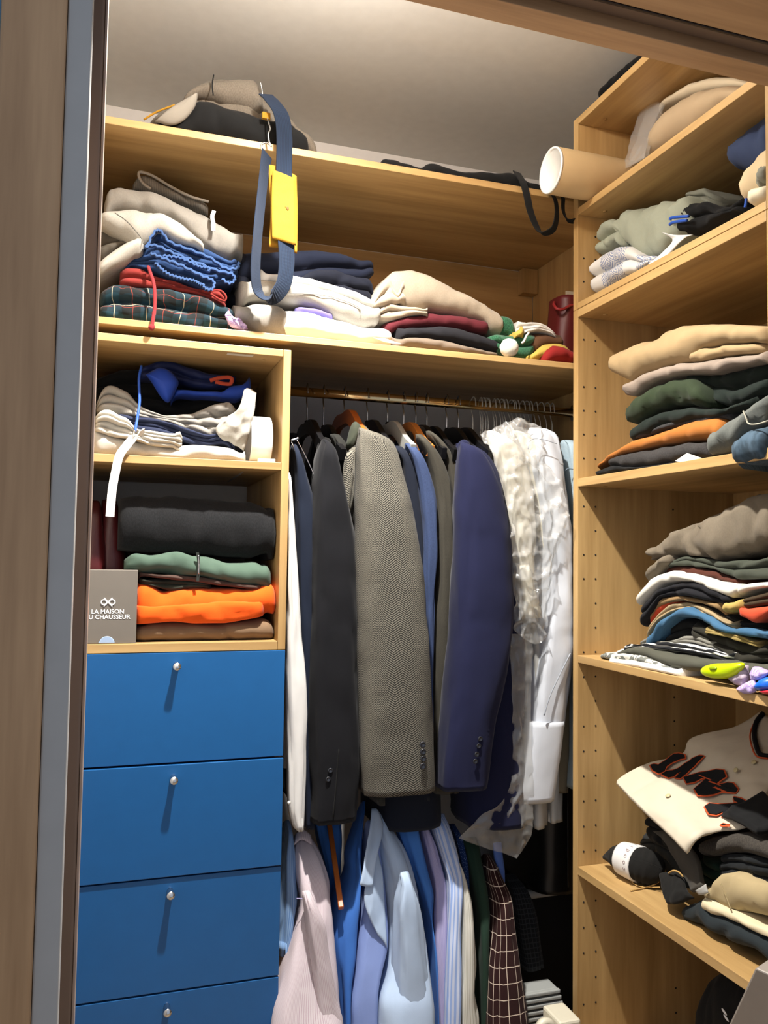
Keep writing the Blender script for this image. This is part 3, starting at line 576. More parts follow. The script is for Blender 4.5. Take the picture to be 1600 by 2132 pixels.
pt = t.part('leather_patch', join(cloth([[(.439,-.032,2.239),(.466,-.032,2.234),(.493,-.032,2.226)], [(.438,-.034,2.160),(.467,-.034,2.156),(.496,-.034,2.152)], [(.442,-.032,2.072),(.469,-.032,2.068),(.499,-.032,2.063)]], .003, 12, 24, .0006, 1, 30), cloth([[(.430,-.020,2.256),(.464,-.020,2.253),(.500,-.020,2.239)], [(.438,-.020,2.154),(.469,-.020,2.153),(.504,-.020,2.153)], [(.437,-.020,2.056),(.471,-.020,2.056),(.505,-.020,2.048)]], .003, 12, 24, .0006, 2, 30)), MUST, s)
EMB = plain('embossed_mark', '5e430e', .8)
o3 = [(.477,-.037,2.149)][0]
t.part('stamped_leaf', join(puff([(o3[0]+.003*math.cos(a), o3[1]+.0004*math.cos(a), o3[2]+.0045*math.sin(a)) for a in np.linspace(0, 2*math.pi, 9)[:-1]], .0003, (0, 1, 0), 0), cord([(o3[0], o3[1], o3[2]), (o3[0]-.007, o3[1], o3[2]+.004)], .0005)), EMB, pt)
t.part('clasp', cord([(.429,.004,2.385),(.433,-.008,2.359),(.435,-.012,2.347),(.430,-.016,2.333),(.432,-.018,2.313),(.437,-.020,2.302),(.432,-.020,2.306),(.423,-.022,2.307),(.414,-.024,2.301),(.412,-.026,2.291),(.416,-.028,2.281)], .0021, k=60), CHROME)
t.part('leather_tab', box(*[v for ab in zip([(.417,.000,2.379)][0], [(.437,.010,2.395)][0]) for v in ab]), MUST)
t.done()
t = Thing('backpack', 'flat black bag with dangling webbing straps on the top shelf', 'bag')
t.part('body', slab([(.737,.080,2.344),(.743,.080,2.366),(.758,.080,2.376),(.783,.080,2.379),(.815,.080,2.366),(.859,.080,2.358),(.871,.080,2.378),(.897,.080,2.384),(.936,.080,2.377),(.982,.080,2.371),(1.048,.080,2.386),(1.136,.080,2.405),(1.157,.080,2.391),(1.219,.080,2.366)], [(.738,.080,2.329),(.859,.080,2.331),(.982,.080,2.332),(1.157,.080,2.334),(1.219,.080,2.334)], .06, .34, 'F', 1, seed=61, wr=.005), BLKCAN)
t.part('strap', ribbon([(1.127,.050,2.382),(1.120,-.000,2.331),(1.125,-.012,2.293),(1.136,-.014,2.245),(1.158,-.014,2.203),(1.177,-.016,2.194),(1.201,-.020,2.207),(1.210,-.022,2.241),(1.210,-.016,2.286),(1.202,.000,2.319),(1.211,.040,2.347)], .024, [(1, .2, 0), (1, .2, 0), (.9, .5, 0), (.8, .6, 0), (.9, .3, 0)], .0025, 70), F('black_webbing', '0f1011'))
t.part('strap', ribbon([(1.257,.030,2.341),(1.235,-.012,2.298),(1.235,-.014,2.263),(1.250,-.012,2.243),(1.282,-.004,2.245)], .02, [(.8, .6, 0), (.8, .6, 0)], .0025, 30), F('black_webbing', '0f1011'))
t.done()

# ------------------------------------------------------------------ upper niche
NC = 'clothes in the upper niche'
fold('sweatpants', 'off-white sweatpants lying flat on the upper niche shelf', 'trousers',
     [(.055,.030,1.613),(.066,.030,1.602),(.117,.030,1.588),(.158,.030,1.579),(.213,.030,1.574),(.269,.030,1.580),(.291,.030,1.582),(.326,.030,1.580),(.369,.030,1.577),(.402,.030,1.555)], [(.058,.030,1.544),(.132,.030,1.545),(.214,.030,1.544),(.284,.030,1.544),(.355,.030,1.544),(.402,.030,1.545)], .025, .36, F('offwhite_fleece', 'bcb8ae', '98948b', .2), 1, NC, wr=.006)
fold('knit_jumper', 'rolled cream ribbed knit jumper on the left of the upper niche', 'jumper',
     [(.059,.020,1.634),(.073,.020,1.650),(.094,.020,1.649),(.108,.020,1.634),(.129,.020,1.632),(.146,.020,1.606),(.212,.020,1.603),(.245,.020,1.598),(.252,.020,1.586)], [(.060,.020,1.598),(.091,.020,1.588),(.131,.020,1.586),(.185,.020,1.571),(.246,.020,1.570),(.252,.020,1.582)], .012, .34, F('cream_cable_knit', 'c4bfb3', pat=knit, weave=1.2), 4, NC, wr=.005)
fold('shorts', 'dark navy shorts lying on the off-white sweatpants', 'shorts',
     [(.105,.060,1.646),(.157,.060,1.643),(.190,.060,1.642),(.224,.060,1.634),(.259,.060,1.623),(.314,.060,1.607),(.349,.060,1.618),(.375,.060,1.605),(.380,.060,1.587)], [(.105,.060,1.632),(.144,.060,1.611),(.186,.060,1.608),(.225,.060,1.602),(.277,.060,1.586),(.314,.060,1.583),(.352,.060,1.592),(.380,.060,1.581)], .05, .36, F('ink_navy_cotton', '232a42'), 3, NC, wr=.005)
t = Thing('t_shirt', 'crumpled pale grey T-shirt draped across the upper niche', 'shirt', NC)
t.part('body', slab([(.058,.080,1.670),(.070,.080,1.708),(.092,.080,1.720),(.128,.080,1.707),(.151,.080,1.676),(.180,.080,1.661),(.214,.080,1.651),(.271,.080,1.661),(.314,.080,1.682),(.361,.080,1.701),(.382,.080,1.687)], [(.058,.080,1.655),(.099,.080,1.652),(.144,.080,1.646),(.228,.080,1.637),(.301,.080,1.612),(.360,.080,1.604),(.384,.080,1.593)], .075, .36, 'F', 3, seed=71, wr=.008), GREYM)
t.part('sleeve', cloth([[(.396,.055,1.720),(.411,.055,1.726),(.427,.055,1.718)], [(.383,.045,1.675),(.404,.045,1.685),(.422,.045,1.678)], [(.355,.045,1.652),(.384,.045,1.648),(.414,.045,1.638)], [(.330,.050,1.622),(.365,.050,1.612),(.407,.050,1.599)], [(.355,.060,1.601),(.382,.060,1.587),(.400,.060,1.575)]], .012, 26, 34, .006, 2, 22), GREYL)
t.done()
fold('shorts', 'black shorts at the back of the upper niche', 'shorts', [(.053,.180,1.751),(.113,.180,1.777),(.186,.180,1.789),(.276,.180,1.782),(.369,.180,1.780),(.417,.180,1.752)], [(.056,.180,1.681),(.160,.180,1.670),(.249,.180,1.667),(.340,.180,1.695),(.418,.180,1.716)], .17, .44, BLACK, 3, NC, wr=.006)
t = Thing('football_shorts', 'royal blue sports shorts with an orange pocket trim in the upper niche', 'shorts', NC)
RB = F('royal_blue_polyester', '1c3f9e', rough=.6); NB = F('dark_blue_polyester', '141f4a', rough=.6)
t.part('leg', puff([(.167,.115,1.754),(.184,.115,1.766),(.201,.115,1.774),(.224,.115,1.768),(.245,.115,1.744),(.240,.115,1.722),(.229,.115,1.697),(.219,.115,1.690),(.203,.115,1.704),(.182,.115,1.736)], .025, (0, 1, 0), .006, 3, ws=18), RB)
t.part('hem', slab([(.232,.120,1.722),(.258,.120,1.726),(.302,.120,1.726),(.356,.120,1.727),(.371,.120,1.746),(.392,.120,1.753),(.425,.120,1.755)], [(.232,.120,1.713),(.303,.120,1.714),(.357,.120,1.712),(.399,.120,1.712),(.425,.120,1.744)], .115, .34, 'F', 1, seed=74, wr=.004), RB)
t.part('body', slab([(.153,.150,1.777),(.190,.150,1.799),(.225,.150,1.808),(.261,.150,1.796),(.304,.150,1.781),(.353,.150,1.778),(.390,.150,1.778)], [(.154,.150,1.750),(.203,.150,1.748),(.245,.150,1.745),(.305,.150,1.737),(.391,.150,1.747)], .145, .42, 'F', 2, seed=75, wr=.006), NB)
t.part('pocket_trim', cord([(.322,.125,1.754),(.344,.125,1.762),(.367,.125,1.766),(.376,.125,1.761),(.372,.125,1.750),(.356,.125,1.749),(.335,.125,1.752)], .005, flat=.6, wob=.2), F('orange_trim', 'b0442c'))
t.part('drawcord', cord([(.157,.100,1.771),(.152,.085,1.739),(.153,.070,1.704),(.154,.055,1.675),(.150,.030,1.636),(.145,.006,1.599)], .0032), F('blue_cord', '2a55b4', rough=.5))
t.done()
wb = [(.145,-.008,1.586),(.128,-.012,1.564),(.113,-.016,1.539),(.106,-.018,1.504),(.100,-.018,1.461),(.097,-.018,1.403)]
t = Thing('webbing_strap', 'white webbing strap hanging down in front of the niche shelf', 'strap')
t.part('strap', ribbon([[(.165,-.000,1.601)][0]] + wb, .0185, [(.75, .1, .66), (.8, .1, .6), (.95, 0, .3), (1, 0, 0), (1, 0, 0), (1, 0, 0)], .0022, 60, .0006), F('white_webbing', 'f0efec', pat=hstripes('cfcfcc', .014, .12)))
t.part('metal_clip', cord([(.144,-.008,1.599),(.142,-.010,1.591),(.143,-.012,1.584)], .0022), CHROME)
t.done()
c = [(.439,.060,1.621)][0]
t = Thing('card_ring', 'white card collar ring standing at the right of the upper niche', 'roll')
t.part('ring', lathe([(.0585, -.026), (.060, -.024), (.060, .024), (.0585, .026), (.055, .024), (.055, -.024)], (c[0], .085, 1.5439+.0602), 'x', 48, True), plain('white_card', 'e9e8e4', .6))
t.part('paper_flap', box(c[0]-.012, c[0]+.028, .004, .022, 1.5442, 1.552, .0004), plain('white_card', 'e9e8e4', .6))
t.done()

# ------------------------------------------------------------------ lower niche
LC = 'clothes stacked in the lower niche'
fold('trousers', 'brown cotton trousers at the bottom of the lower niche', 'trousers', [(.157,.030,1.154),(.203,.030,1.164),(.244,.030,1.167),(.335,.030,1.160),(.424,.030,1.168),(.456,.030,1.174),(.475,.030,1.164),(.480,.030,1.149)], [(.158,.030,1.122),(.275,.030,1.119),(.366,.030,1.120),(.460,.030,1.120),(.480,.030,1.122)], .025, .36, F('brown_cotton', '7a624b'), 1, LC)
t = Thing('sweatshirt', 'bright orange sweatshirt folded above the brown trousers', 'sweatshirt', LC)
OR = F('bright_orange_fleece', 'f45c0c', sheen=.1)
t.part('folded_body', slab([(.158,.020,1.256),(.177,.020,1.261),(.192,.020,1.252),(.218,.020,1.232),(.242,.020,1.239),(.286,.020,1.245),(.362,.020,1.243),(.424,.020,1.243),(.465,.020,1.259),(.478,.020,1.228),(.484,.020,1.209)], [(.160,.020,1.160),(.215,.020,1.163),(.241,.020,1.167),(.288,.020,1.160),(.364,.020,1.161),(.426,.020,1.170),(.457,.020,1.178),(.484,.020,1.203)], .02, .38, 'F', 1, seed=81, wr=.004, rnd=.45), OR)
t.part('front_layer', slab([(.159,.010,1.206),(.201,.010,1.203),(.271,.010,1.209),(.361,.010,1.213),(.449,.010,1.214)], [(.160,.010,1.161),(.214,.010,1.165),(.240,.010,1.168),(.287,.010,1.162),(.363,.010,1.162),(.424,.010,1.172),(.452,.010,1.178)], .009, .06, 'F', 1, seed=82, wr=.003, rnd=.25), OR)
t.done()
fold('undershirt', 'crumpled dark olive shirt squeezed above the orange sweatshirt', 'shirt', [(.163,.040,1.260),(.242,.040,1.264),(.330,.040,1.255)], [(.163,.040,1.256),(.213,.040,1.241),(.243,.040,1.235),(.279,.040,1.244),(.331,.040,1.247)], .035, .3, F('dark_olive_cotton', '2c2f26'), 2, LC)
t = Thing('zip_jacket', 'sage green zip jacket in the lower niche', 'jacket', LC)
SAGE = F('sage_green_fleece', '4c6053')
t.part('folded_body', slab([(.131,.030,1.308),(.147,.030,1.324),(.190,.030,1.319),(.222,.030,1.328),(.252,.030,1.328),(.288,.030,1.319),(.319,.030,1.319),(.362,.030,1.303),(.399,.030,1.302),(.437,.030,1.306),(.451,.030,1.293),(.466,.030,1.284),(.470,.030,1.268)], [(.132,.030,1.284),(.165,.030,1.277),(.242,.030,1.272),(.302,.030,1.269),(.363,.030,1.258),(.448,.030,1.245),(.470,.030,1.260)], .022, .38, 'F', 1, seed=84, wr=.006, rnd=.5), SAGE)
t.part('hem', slab([(.160,.035,1.278),(.242,.035,1.274),(.302,.035,1.270),(.364,.035,1.260),(.448,.035,1.248)], [(.166,.035,1.271),(.290,.035,1.258),(.364,.035,1.247),(.449,.035,1.239)], .03, .34, 'F', 1, seed=85), F('brown_hem', '4d3a33'))
t.part('zip', ribbon([(.292,.018,1.327),(.295,.018,1.310),(.296,.018,1.286),(.294,.018,1.260)], .0065, (1, 0, 0), .004), F('dark_zip_tape', '2b302d'))
t.part('zip_teeth', cord([(.294,.014,1.320),(.296,.014,1.301),(.296,.014,1.277)], .0013, wob=.4), CHROME)
t.done()
fold('fleece_blanket', 'thick black fleece rolled at the top of the lower niche', 'blanket', [(.115,.040,1.453),(.154,.040,1.461),(.199,.040,1.457),(.237,.040,1.460),(.298,.040,1.456),(.375,.040,1.451),(.422,.040,1.456),(.455,.040,1.443),(.478,.040,1.412),(.482,.040,1.376)], [(.124,.040,1.328),(.182,.040,1.323),(.301,.040,1.321),(.426,.040,1.312),(.476,.040,1.332),(.483,.040,1.370)], .035, .38, BLACKF, 1, LC, rnd=.8, wr=.004)
t = Thing('leather_case', 'burgundy leather document case standing beside the black fleece', 'case')
LEA = plain('burgundy_leather', '4c1518', .38, bump=.3)
t.part('front_cover', slab([(.041,.100,1.445),(.062,.100,1.449),(.076,.100,1.446),(.083,.100,1.369)], [(.052,.100,1.127),(.072,.100,1.127),(.091,.100,1.126)], .095, .30, 'F', 1, seed=88, wr=.001, rnd=.3), LEA)
t.part('rear_cover', slab([(.076,.120,1.451),(.096,.120,1.455),(.111,.120,1.456),(.118,.120,1.421),(.127,.120,1.370),(.136,.120,1.320)], [(.086,.120,1.126),(.115,.120,1.126),(.142,.120,1.125)], .115, .32, 'F', 1, seed=89, wr=.001, rnd=.3), LEA)
t.done()
q0 = [(.161,.006,1.285)][0]; q1 = [(.159,.006,1.119)][0]
t = Thing('shoe_care_box', 'grey cardboard box with white lettering in the lower niche', 'box')
t.part('carton', box(.002, q0[0], .008, .075, 1.1213, q0[2], .0012), plain('warm_grey_card', '6f6961', .6))
INK = plain('white_print', 'eef0f2', .5)
def text3(s, cx_, z, size, y, bold=.0):
    cu = bpy.data.curves.new('lettering', 'FONT'); cu.body = s; cu.size = size; cu.align_x = 'CENTER'; cu.offset = bold*.45; cu.extrude = .0002; cu.resolution_u = 3
    ob = bpy.data.objects.new('lettering', cu); COL.objects.link(ob); dg = bpy.context.evaluated_depsgraph_get(); me = ob.evaluated_get(dg).to_mesh()
    V = [(cx_+v.co.x, y+v.co.z, z+v.co.y) for v in me.vertices]; Fc = [tuple(p.vertices) for p in me.polygons]
    bpy.data.objects.remove(ob, do_unlink=True); bpy.data.curves.remove(cu); return V, Fc, None, False
l1 = [(.099,.008,1.188)][0]; l2 = [(.098,.007,1.176)][0]; lg_ = [(.099,.007,1.213)][0]
t.part('lettering', text3('LA MAISON', l1[0], l1[2], .0135, .0075, .0005), INK)
t.part('lettering', text3('DU CHAUSSEUR', l2[0], l2[2], .0135, .0075, .0005), INK)
ring = lambda s: cord([(lg_[0]+s*.0088+.0058*math.cos(a), .0074, lg_[2]+.0055*math.sin(a)) for a in np.linspace(0, 2*math.pi, 13)], .0014, 6, 40)
t.part('emblem', join(ring(1), ring(-1), cord([(lg_[0]-.009, .0074, lg_[2]+.0095), (lg_[0]+.009, .0074, lg_[2]-.0095)], .0015, 6), cord([(lg_[0]+.009, .0072, lg_[2]+.0095), (lg_[0]-.009, .0072, lg_[2]-.0095)], .0015, 6)), INK)
sc0 = [(.099,.008,1.120)][0]
t.part('sticker', puff([(sc0[0]+.0165*math.cos(a), .0076, 1.1222+.0155*math.sin(a)) for a in np.linspace(0, math.pi, 14)], .0003, (0, 1, 0), 0), plain('pale_blue_sticker', '9db4d4', .3))
t.done()

# ------------------------------------------------------------------ hangers
BLKP = plain('black_hanger_plastic', '121214', .35); GREYP = plain('frosted_hanger_plastic', 'a8a9a4', .3); HW = wood('orange_hanger_wood', 'b9662c', '9c4f1e', 'y', .35); HW2 = wood('amber_hanger_wood', 'c8803a', 'a9642a', 'y', .35)
WIRE = plain('white_coated_wire', 'c9c7c0', .3, .4); STEEL = plain('hook_steel', 'c4c4c6', .2, 1.)
HG = 'hangers on the upper rail'
def hook(x, zn, r=.0019, tw=.0, zr=1.789):
    return cord([(x-tw, .250, zr-.022), (x-tw, .2535, zr-.004), (x-tw*.6, .262, zr+.0065), (x, .273, zr+.0072), (x+tw*.4, .2865, zr-.004), (x+tw*.5, .286, zr-.022), (x, .276, zr-.042), (x, .270, zr-.058), (x, .270, zn)], r, 8, 50)
def hanger(label, x, zn, kind, tw=.003, drop=.075):
    t = Thing({'wood': 'wooden_hanger', 'wire': 'wire_hanger'}.get(kind[:4], 'plastic_hanger'), label, 'hanger', HG)
    if kind == 'wire':
        t.part('hook', hook(x, zn-.012, .0016, tw), WIRE)
        t.part('twist', cord([(x+.0022*math.cos(q*1.3), .270+.0022*math.sin(q*1.3), zn+.012-q*.0025) for q in range(14)], .0015, 6, 40), WIRE)
        t.part('wire_frame', cord([(x, .27, zn-.02), (x, .18, zn-.055), (x, .085, zn-.1), (x, .078, zn-.112), (x, .10, zn-.118), (x, .27, zn-.118), (x, .44, zn-.118), (x, .462, zn-.112), (x, .455, zn-.1), (x, .36, zn-.055), (x, .27, zn-.02)], .0014, 6, 60), WIRE)
    else:
        m = {'wood': HW, 'wood2': HW2, 'black': BLKP, 'grey': GREYP}[kind]; wd = .011 if kind[:4] == 'wood' else .009
        t.part('hook', hook(x, zn-.004, .0019, tw), STEEL)
        if kind[:4] != 'wood': t.part('collar', lathe([(0, 0), (.0065, 0), (.0065, .012), (.003, .016), (0, .016)], (x, .27, zn-.004), 'z', 14), BLKP)
        pts = [(x, .055, zn-drop-.02), (x, .12, zn-drop+.008), (x, .20, zn-.018), (x, .27, zn-.014), (x, .34, zn-.018), (x, .42, zn-drop+.008), (x, .485, zn-drop-.02)]
        t.part('shoulder_bar', ribbon(pts, [.03, .036, .04, .034, .04, .036, .03], (0, 0, 1), wd*1.6, 36), m)
    return t.done()
for lab, px, kind in (('black plastic hanger nearest to the drawer cabinet', [(.602,.270,1.684)][0], 'black'), ('black plastic hanger left of the orange wooden one', [(.649,.270,1.673)][0], 'black'), ('orange wooden hanger left of the herringbone jacket', [(.709,.270,1.718)][0], 'wood'),
        ('black plastic hanger behind the herringbone jacket', [(.776,.270,1.695)][0], 'black'), ('frosted grey plastic hanger right of the herringbone jacket', [(.836,.270,1.695)][0], 'grey'), ('amber wooden hanger holding the mid blue jacket', [(.885,.270,1.695)][0], 'wood2'),
        ('black plastic hanger holding the front grey brown jacket', [(.922,.270,1.690)][0], 'black'), ('black plastic hanger holding the rear grey brown jacket', [(.956,.270,1.688)][0], 'black'), ('black plastic hanger left of the bright navy jacket', [(1.018,.270,1.689)][0], 'black'), ('black plastic hanger holding the bright navy jacket', [(1.055,.270,1.691)][0], 'black')):
    hanger(lab, px[0], px[2], kind, .003)
ORD = 'first second third fourth fifth sixth seventh eighth ninth tenth eleventh twelfth thirteenth fourteenth fifteenth sixteenth seventeenth eighteenth nineteenth last'.split()
for i, px in enumerate((985, 1001, 1005, 1011, 1016, 1028, 1033, 1042, 1047, 1052, 1062, 1068, 1077, 1086, 1094, 1103, 1115, 1125, 1138, 1150)):
    xx = .601+(px-640)*.00150
    hanger(ORD[i] + ' thin white wire hanger counted from the bright navy jacket', 1.101+(px-985)*.001594, 1.694+.004*math.sin(i*2.1), 'wire', .004*math.sin(i*1.7))

# ------------------------------------------------------------------ garments on the upper rail
JG = 'jackets and shirts on the upper rail'
def body(x0, w_, zt, zh, yc=.29, d=(.04, .13, .19, .2, .2, .2), wr=.004, seed=0, folds=0.): return tube([(x0-w_*.55, yc, zt), (x0-w_, yc, zt-.12), (x0-w_, yc, zh)], [(x0+w_*.55, yc, zt), (x0+w_, yc, zt-.12), (x0+w_, yc, zh)], list(d), wr, folds, 6, seed, 3., rt=.04)
def buttons(t, pts, m, r=.0066, y=None):
    for p in pts: t.part('button', lathe([(0, 0), (r, 0), (r, -.002), (r*.75, -.003), (r*.6, -.002), (0, -.002)], p, 'y', 16), m)
HERR = F('grey_herringbone_tweed', '6b685f', pat=herring, weave=.8); BLKNAVY = F('black_navy_wool', '0b0c12'); DKBLUE = F('dark_blue_wool', '141d2f'); INKB = F('ink_blue_wool', '151b29'); MIDB = F('mid_blue_linen', '3b4a6e', '2b3854', .4); GRB = F('grey_brown_wool', '413e36', '302e28', .35); NAVYB = F('bright_navy_wool', '131737', sheen=.05); CHAR = F('charcoal_olive_wool', '232320')
BTN = plain('dark_horn_button', '22242a', .25)
t = Thing('shirt', 'white shirt sleeve hanging right beside the blue drawers', 'shirt', JG)
t.part('sleeve', tube([(.498,.020,1.521),(.506,.020,1.158),(.509,.020,.931),(.518,.020,.717),(.533,.020,.682)], [(.505,.020,1.522),(.522,.020,1.331),(.544,.020,1.100),(.560,.020,.951),(.557,.020,.815),(.552,.020,.679)], .035, .004, seed=1), WHITE)
t.part('body', body(.528, .013, 1.60, .80, seed=2), WHITE)
t.part('button', lathe([(0, 0), (.004, 0), (.004, -.0016), (0, -.0016)], ([(.513,-.016,.749)][0][0], -.015, [(.513,-.016,.749)][0][2]), 'y', 12), plain('pearl_button', 'e0ddd2', .3)); t.done()
t = Thing('suit_jacket', 'dark blue suit jacket behind the white shirt sleeve', 'jacket', JG)
t.part('sleeve', tube([(.518,.070,1.599),(.524,.070,1.527),(.529,.070,1.390),(.538,.070,1.154),(.549,.070,.978),(.565,.070,.670)], [(.532,.070,1.588),(.556,.070,1.529),(.576,.070,1.463),(.579,.070,1.213),(.581,.070,.918),(.589,.070,.668)], .045, .004, seed=3), DKBLUE)
t.part('body', body(.568, .02, 1.66, .70, seed=4), DKBLUE); t.done()
t = Thing('trouser_hanger', 'chrome wire trouser hanger between the two dark jackets', 'hanger')
t.part('wire', cord([(.515,.050,1.602),(.521,.045,1.584),(.537,.040,1.537),(.539,.040,1.525)], .0016), STEEL); t.part('wire', cord([(.530,.060,1.610),(.548,.050,1.574),(.567,.040,1.531),(.572,.038,1.518),(.581,.040,1.517)], .0016), STEEL); t.part('bar', hull_bar([(.515,.060,1.606)][0], [(.535,.060,1.614)][0], .006, .006), STEEL); t.done()
t = Thing('suit_jacket', 'black navy suit jacket left of the herringbone one', 'jacket', JG)
t.part('sleeve', tube([(.589,.030,1.606),(.575,.030,1.579),(.566,.030,1.508),(.566,.030,1.390),(.565,.030,1.157),(.564,.030,.926),(.573,.030,.701)], [(.593,.030,1.610),(.611,.030,1.599),(.639,.030,1.511),(.670,.030,1.369),(.682,.030,1.155),(.687,.030,.921),(.689,.030,.758),(.683,.030,.689)], .05, .005, seed=5), BLKNAVY)
t.part('body', body(.645, .026, 1.66, .68, seed=6), BLKNAVY)
t.part('collar', puff([(.585,.100,1.563),(.593,.100,1.607),(.609,.100,1.626),(.628,.100,1.618),(.616,.100,1.590),(.603,.100,1.515)], .02, (0, 1, 0), .002, 3), BLACK)
t.part('cuff_vent', cord([(.629,-.021,.866),(.624,-.021,.776),(.618,-.021,.710)], .0016), BLACK)
buttons(t, [(.610,-.019,.817),(.605,-.019,.797)], BTN, .0062); t.done()
t = Thing('suit_jacket', 'charcoal olive jacket half hidden left of the herringbone one', 'jacket', JG)
t.part('body', tube([(.631,.120,1.637),(.643,.120,1.594),(.663,.120,1.538),(.682,.120,1.495),(.702,.120,1.396),(.719,.120,.732)], [(.654,.120,1.638),(.683,.120,1.596),(.700,.120,1.534),(.722,.120,1.472),(.741,.120,1.397),(.751,.120,.730)], [.03, .06, .16, .16, .16], .004, seed=7), CHAR)
t.part('hanger_grip', xform(lathe([(0, 0), (.008, 0), (.008, .004), (.0066, .005), (.0066, .009), (.008, .010), (.008, .014), (.0066, .015), (.0066, .019), (.008, .020), (.008, .024), (0, .024)], (0, 0, 0), 'z', 16), Matrix.Translation([(.660,.045,1.486)][0])), BLKP); t.done()
t = Thing('herringbone_jacket', 'grey herringbone tweed jacket in the middle of the rail', 'jacket', JG)
t.part('sleeve', tube([(.673,.000,1.637),(.664,.000,1.592),(.665,.000,1.509),(.668,.000,1.391),(.676,.000,1.158),(.684,.000,.984),(.695,.000,.769)], [(.678,.000,1.639),(.707,.000,1.638),(.738,.000,1.626),(.766,.000,1.595),(.804,.000,1.467),(.838,.000,1.299),(.859,.000,1.120),(.868,.000,.977),(.880,.000,.752)], [.03, .055, .06, .06, .055, .05], .004, seed=8, rt=.03), HERR)
t.part('body', tube([(.700,.120,1.666),(.675,.120,1.608),(.669,.120,1.520),(.676,.120,1.395),(.700,.120,1.148),(.738,.120,.773)], [(.724,.120,1.668),(.764,.120,1.613),(.799,.120,1.525),(.821,.120,1.399),(.831,.120,1.146),(.856,.120,.765)], [.03, .06, .10, .14, .14, .14, .14], .004, seed=9), HERR)
t.part('lapel', puff([(.669,.010,1.600),(.645,.010,1.575),(.636,.010,1.527),(.640,.010,1.462),(.650,.010,1.415),(.662,.010,1.498),(.665,.010,1.528),(.658,.010,1.551)], .012, (.1, 1, 0), .002, 5), HERR)
t.part('collar', puff([(.664,.090,1.603),(.676,.090,1.654),(.689,.090,1.670),(.704,.090,1.658),(.700,.090,1.637),(.683,.090,1.598)], .02, (0, 1, 0), .002, 4), F('dark_green_felt', '3b3f34'))
buttons(t, [(.828,-.057,.873),(.829,-.057,.856),(.830,-.057,.840),(.829,-.057,.822)], BTN, .0075); t.done()
t = Thing('suit_jacket', 'thin ink blue jacket right behind the herringbone sleeve', 'jacket', JG)
t.part('sleeve', tube([(.792,.090,1.608),(.815,.090,1.574),(.834,.090,1.398),(.859,.090,1.211),(.872,.090,.729)], [(.818,.090,1.612),(.851,.090,1.573),(.872,.090,1.399),(.883,.090,1.148),(.899,.090,.703)], .03, .003, seed=10), INKB)
t.part('body', tube([(.825,.200,1.626),(.819,.200,1.533),(.772,.200,1.012),(.771,.200,.657)], [(.867,.200,1.628),(.917,.200,1.537),(.938,.200,1.007),(.956,.200,.629)], [.03, .12, .14, .14, .14], .003, seed=11), INKB); t.done()
t = Thing('blazer', 'mid blue linen blazer on the amber wooden hanger', 'jacket', JG)
t.part('sleeve', tube([(.818,.070,1.609),(.830,.070,1.585),(.850,.070,1.511),(.864,.070,1.398),(.873,.070,1.212),(.883,.070,.733)], [(.830,.070,1.618),(.851,.070,1.605),(.881,.070,1.550),(.902,.070,1.481),(.907,.070,1.337),(.896,.070,1.199),(.895,.070,.733)], .034, .004, seed=12), MIDB)
t.part('body', body(.89, .016, 1.67, .72, .31, seed=13), MIDB)
t.part('collar', puff([(.838,.130,1.612),(.848,.130,1.632),(.870,.130,1.626),(.876,.130,1.601),(.856,.130,1.574)], .018, (0, 1, 0), .002, 7), MIDB); t.done()
for lab, lf, rt_, x0, yy, sd in (('grey brown suit jacket next to the mid blue blazer', [(.852,.080,1.641),(.876,.080,1.601),(.899,.080,1.526),(.908,.080,1.463),(.912,.080,1.337),(.902,.080,1.149),(.905,.080,.723)], [(.870,.080,1.645),(.895,.080,1.615),(.923,.080,1.576),(.943,.080,1.528),(.949,.080,1.401),(.958,.080,1.274),(.959,.080,.719)], .925, .09, 14),
        ('second grey brown suit jacket beside the bright navy one', [(.889,.100,1.656),(.927,.100,1.593),(.945,.100,1.530),(.959,.100,1.466),(.966,.100,1.274),(.965,.100,.713)], [(.903,.100,1.659),(.940,.100,1.620),(.967,.100,1.580),(.981,.100,1.544),(.986,.100,1.467),(.985,.100,1.274),(.984,.100,.712)], .96, .09, 16)):
    t = Thing('suit_jacket', lab, 'jacket', JG); t.part('sleeve', tube(lf, rt_, .036, .004, seed=sd), GRB); t.part('body', body(x0, .014, 1.67, .70, .31, seed=sd+1), GRB)
    t.part('collar', puff([(lf[0][0]+a, .17, lf[0][2]+b) for a, b in ((-.008, 0), (0, .022), (.018, .026), (.026, .004), (.018, -.02), (.004, -.022))], .02, (0, 1, 0), .002, sd), F('dark_collar_felt', '24231f')); t.done()
t = Thing('suit_jacket', 'bright navy suit jacket left of the plastic wrapped shirts', 'jacket', JG)
t.part('sleeve', tube([(.943,.000,1.614),(.935,-.000,1.576),(.936,-.000,1.521),(.936,.000,1.337),(.924,.000,1.155),(.912,.000,.975),(.895,.000,.784)], [(.954,.000,1.619),(.979,.000,1.616),(1.007,.000,1.599),(1.041,.000,1.557),(1.062,.000,1.501),(1.080,.000,1.376),(1.093,.000,1.202),(1.072,.000,1.030),(1.039,.000,.910),(1.017,.000,.749)], [.03, .05, .055, .055, .05], .005, .003, 3, 18, rt=.03), NAVYB)
t.part('body', tube([(.988,.130,1.620),(.986,.130,1.560),(.989,.130,1.273),(.987,.130,.887),(1.000,.130,.646)], [(1.038,.130,1.636),(1.075,.130,1.591),(1.127,.130,1.407),(1.153,.130,1.208),(1.169,.130,1.075),(1.171,.130,.879),(1.173,.130,.628)], [.04, .09, .11, .12, .12, .12], .005, .004, 4, 19), NAVYB)
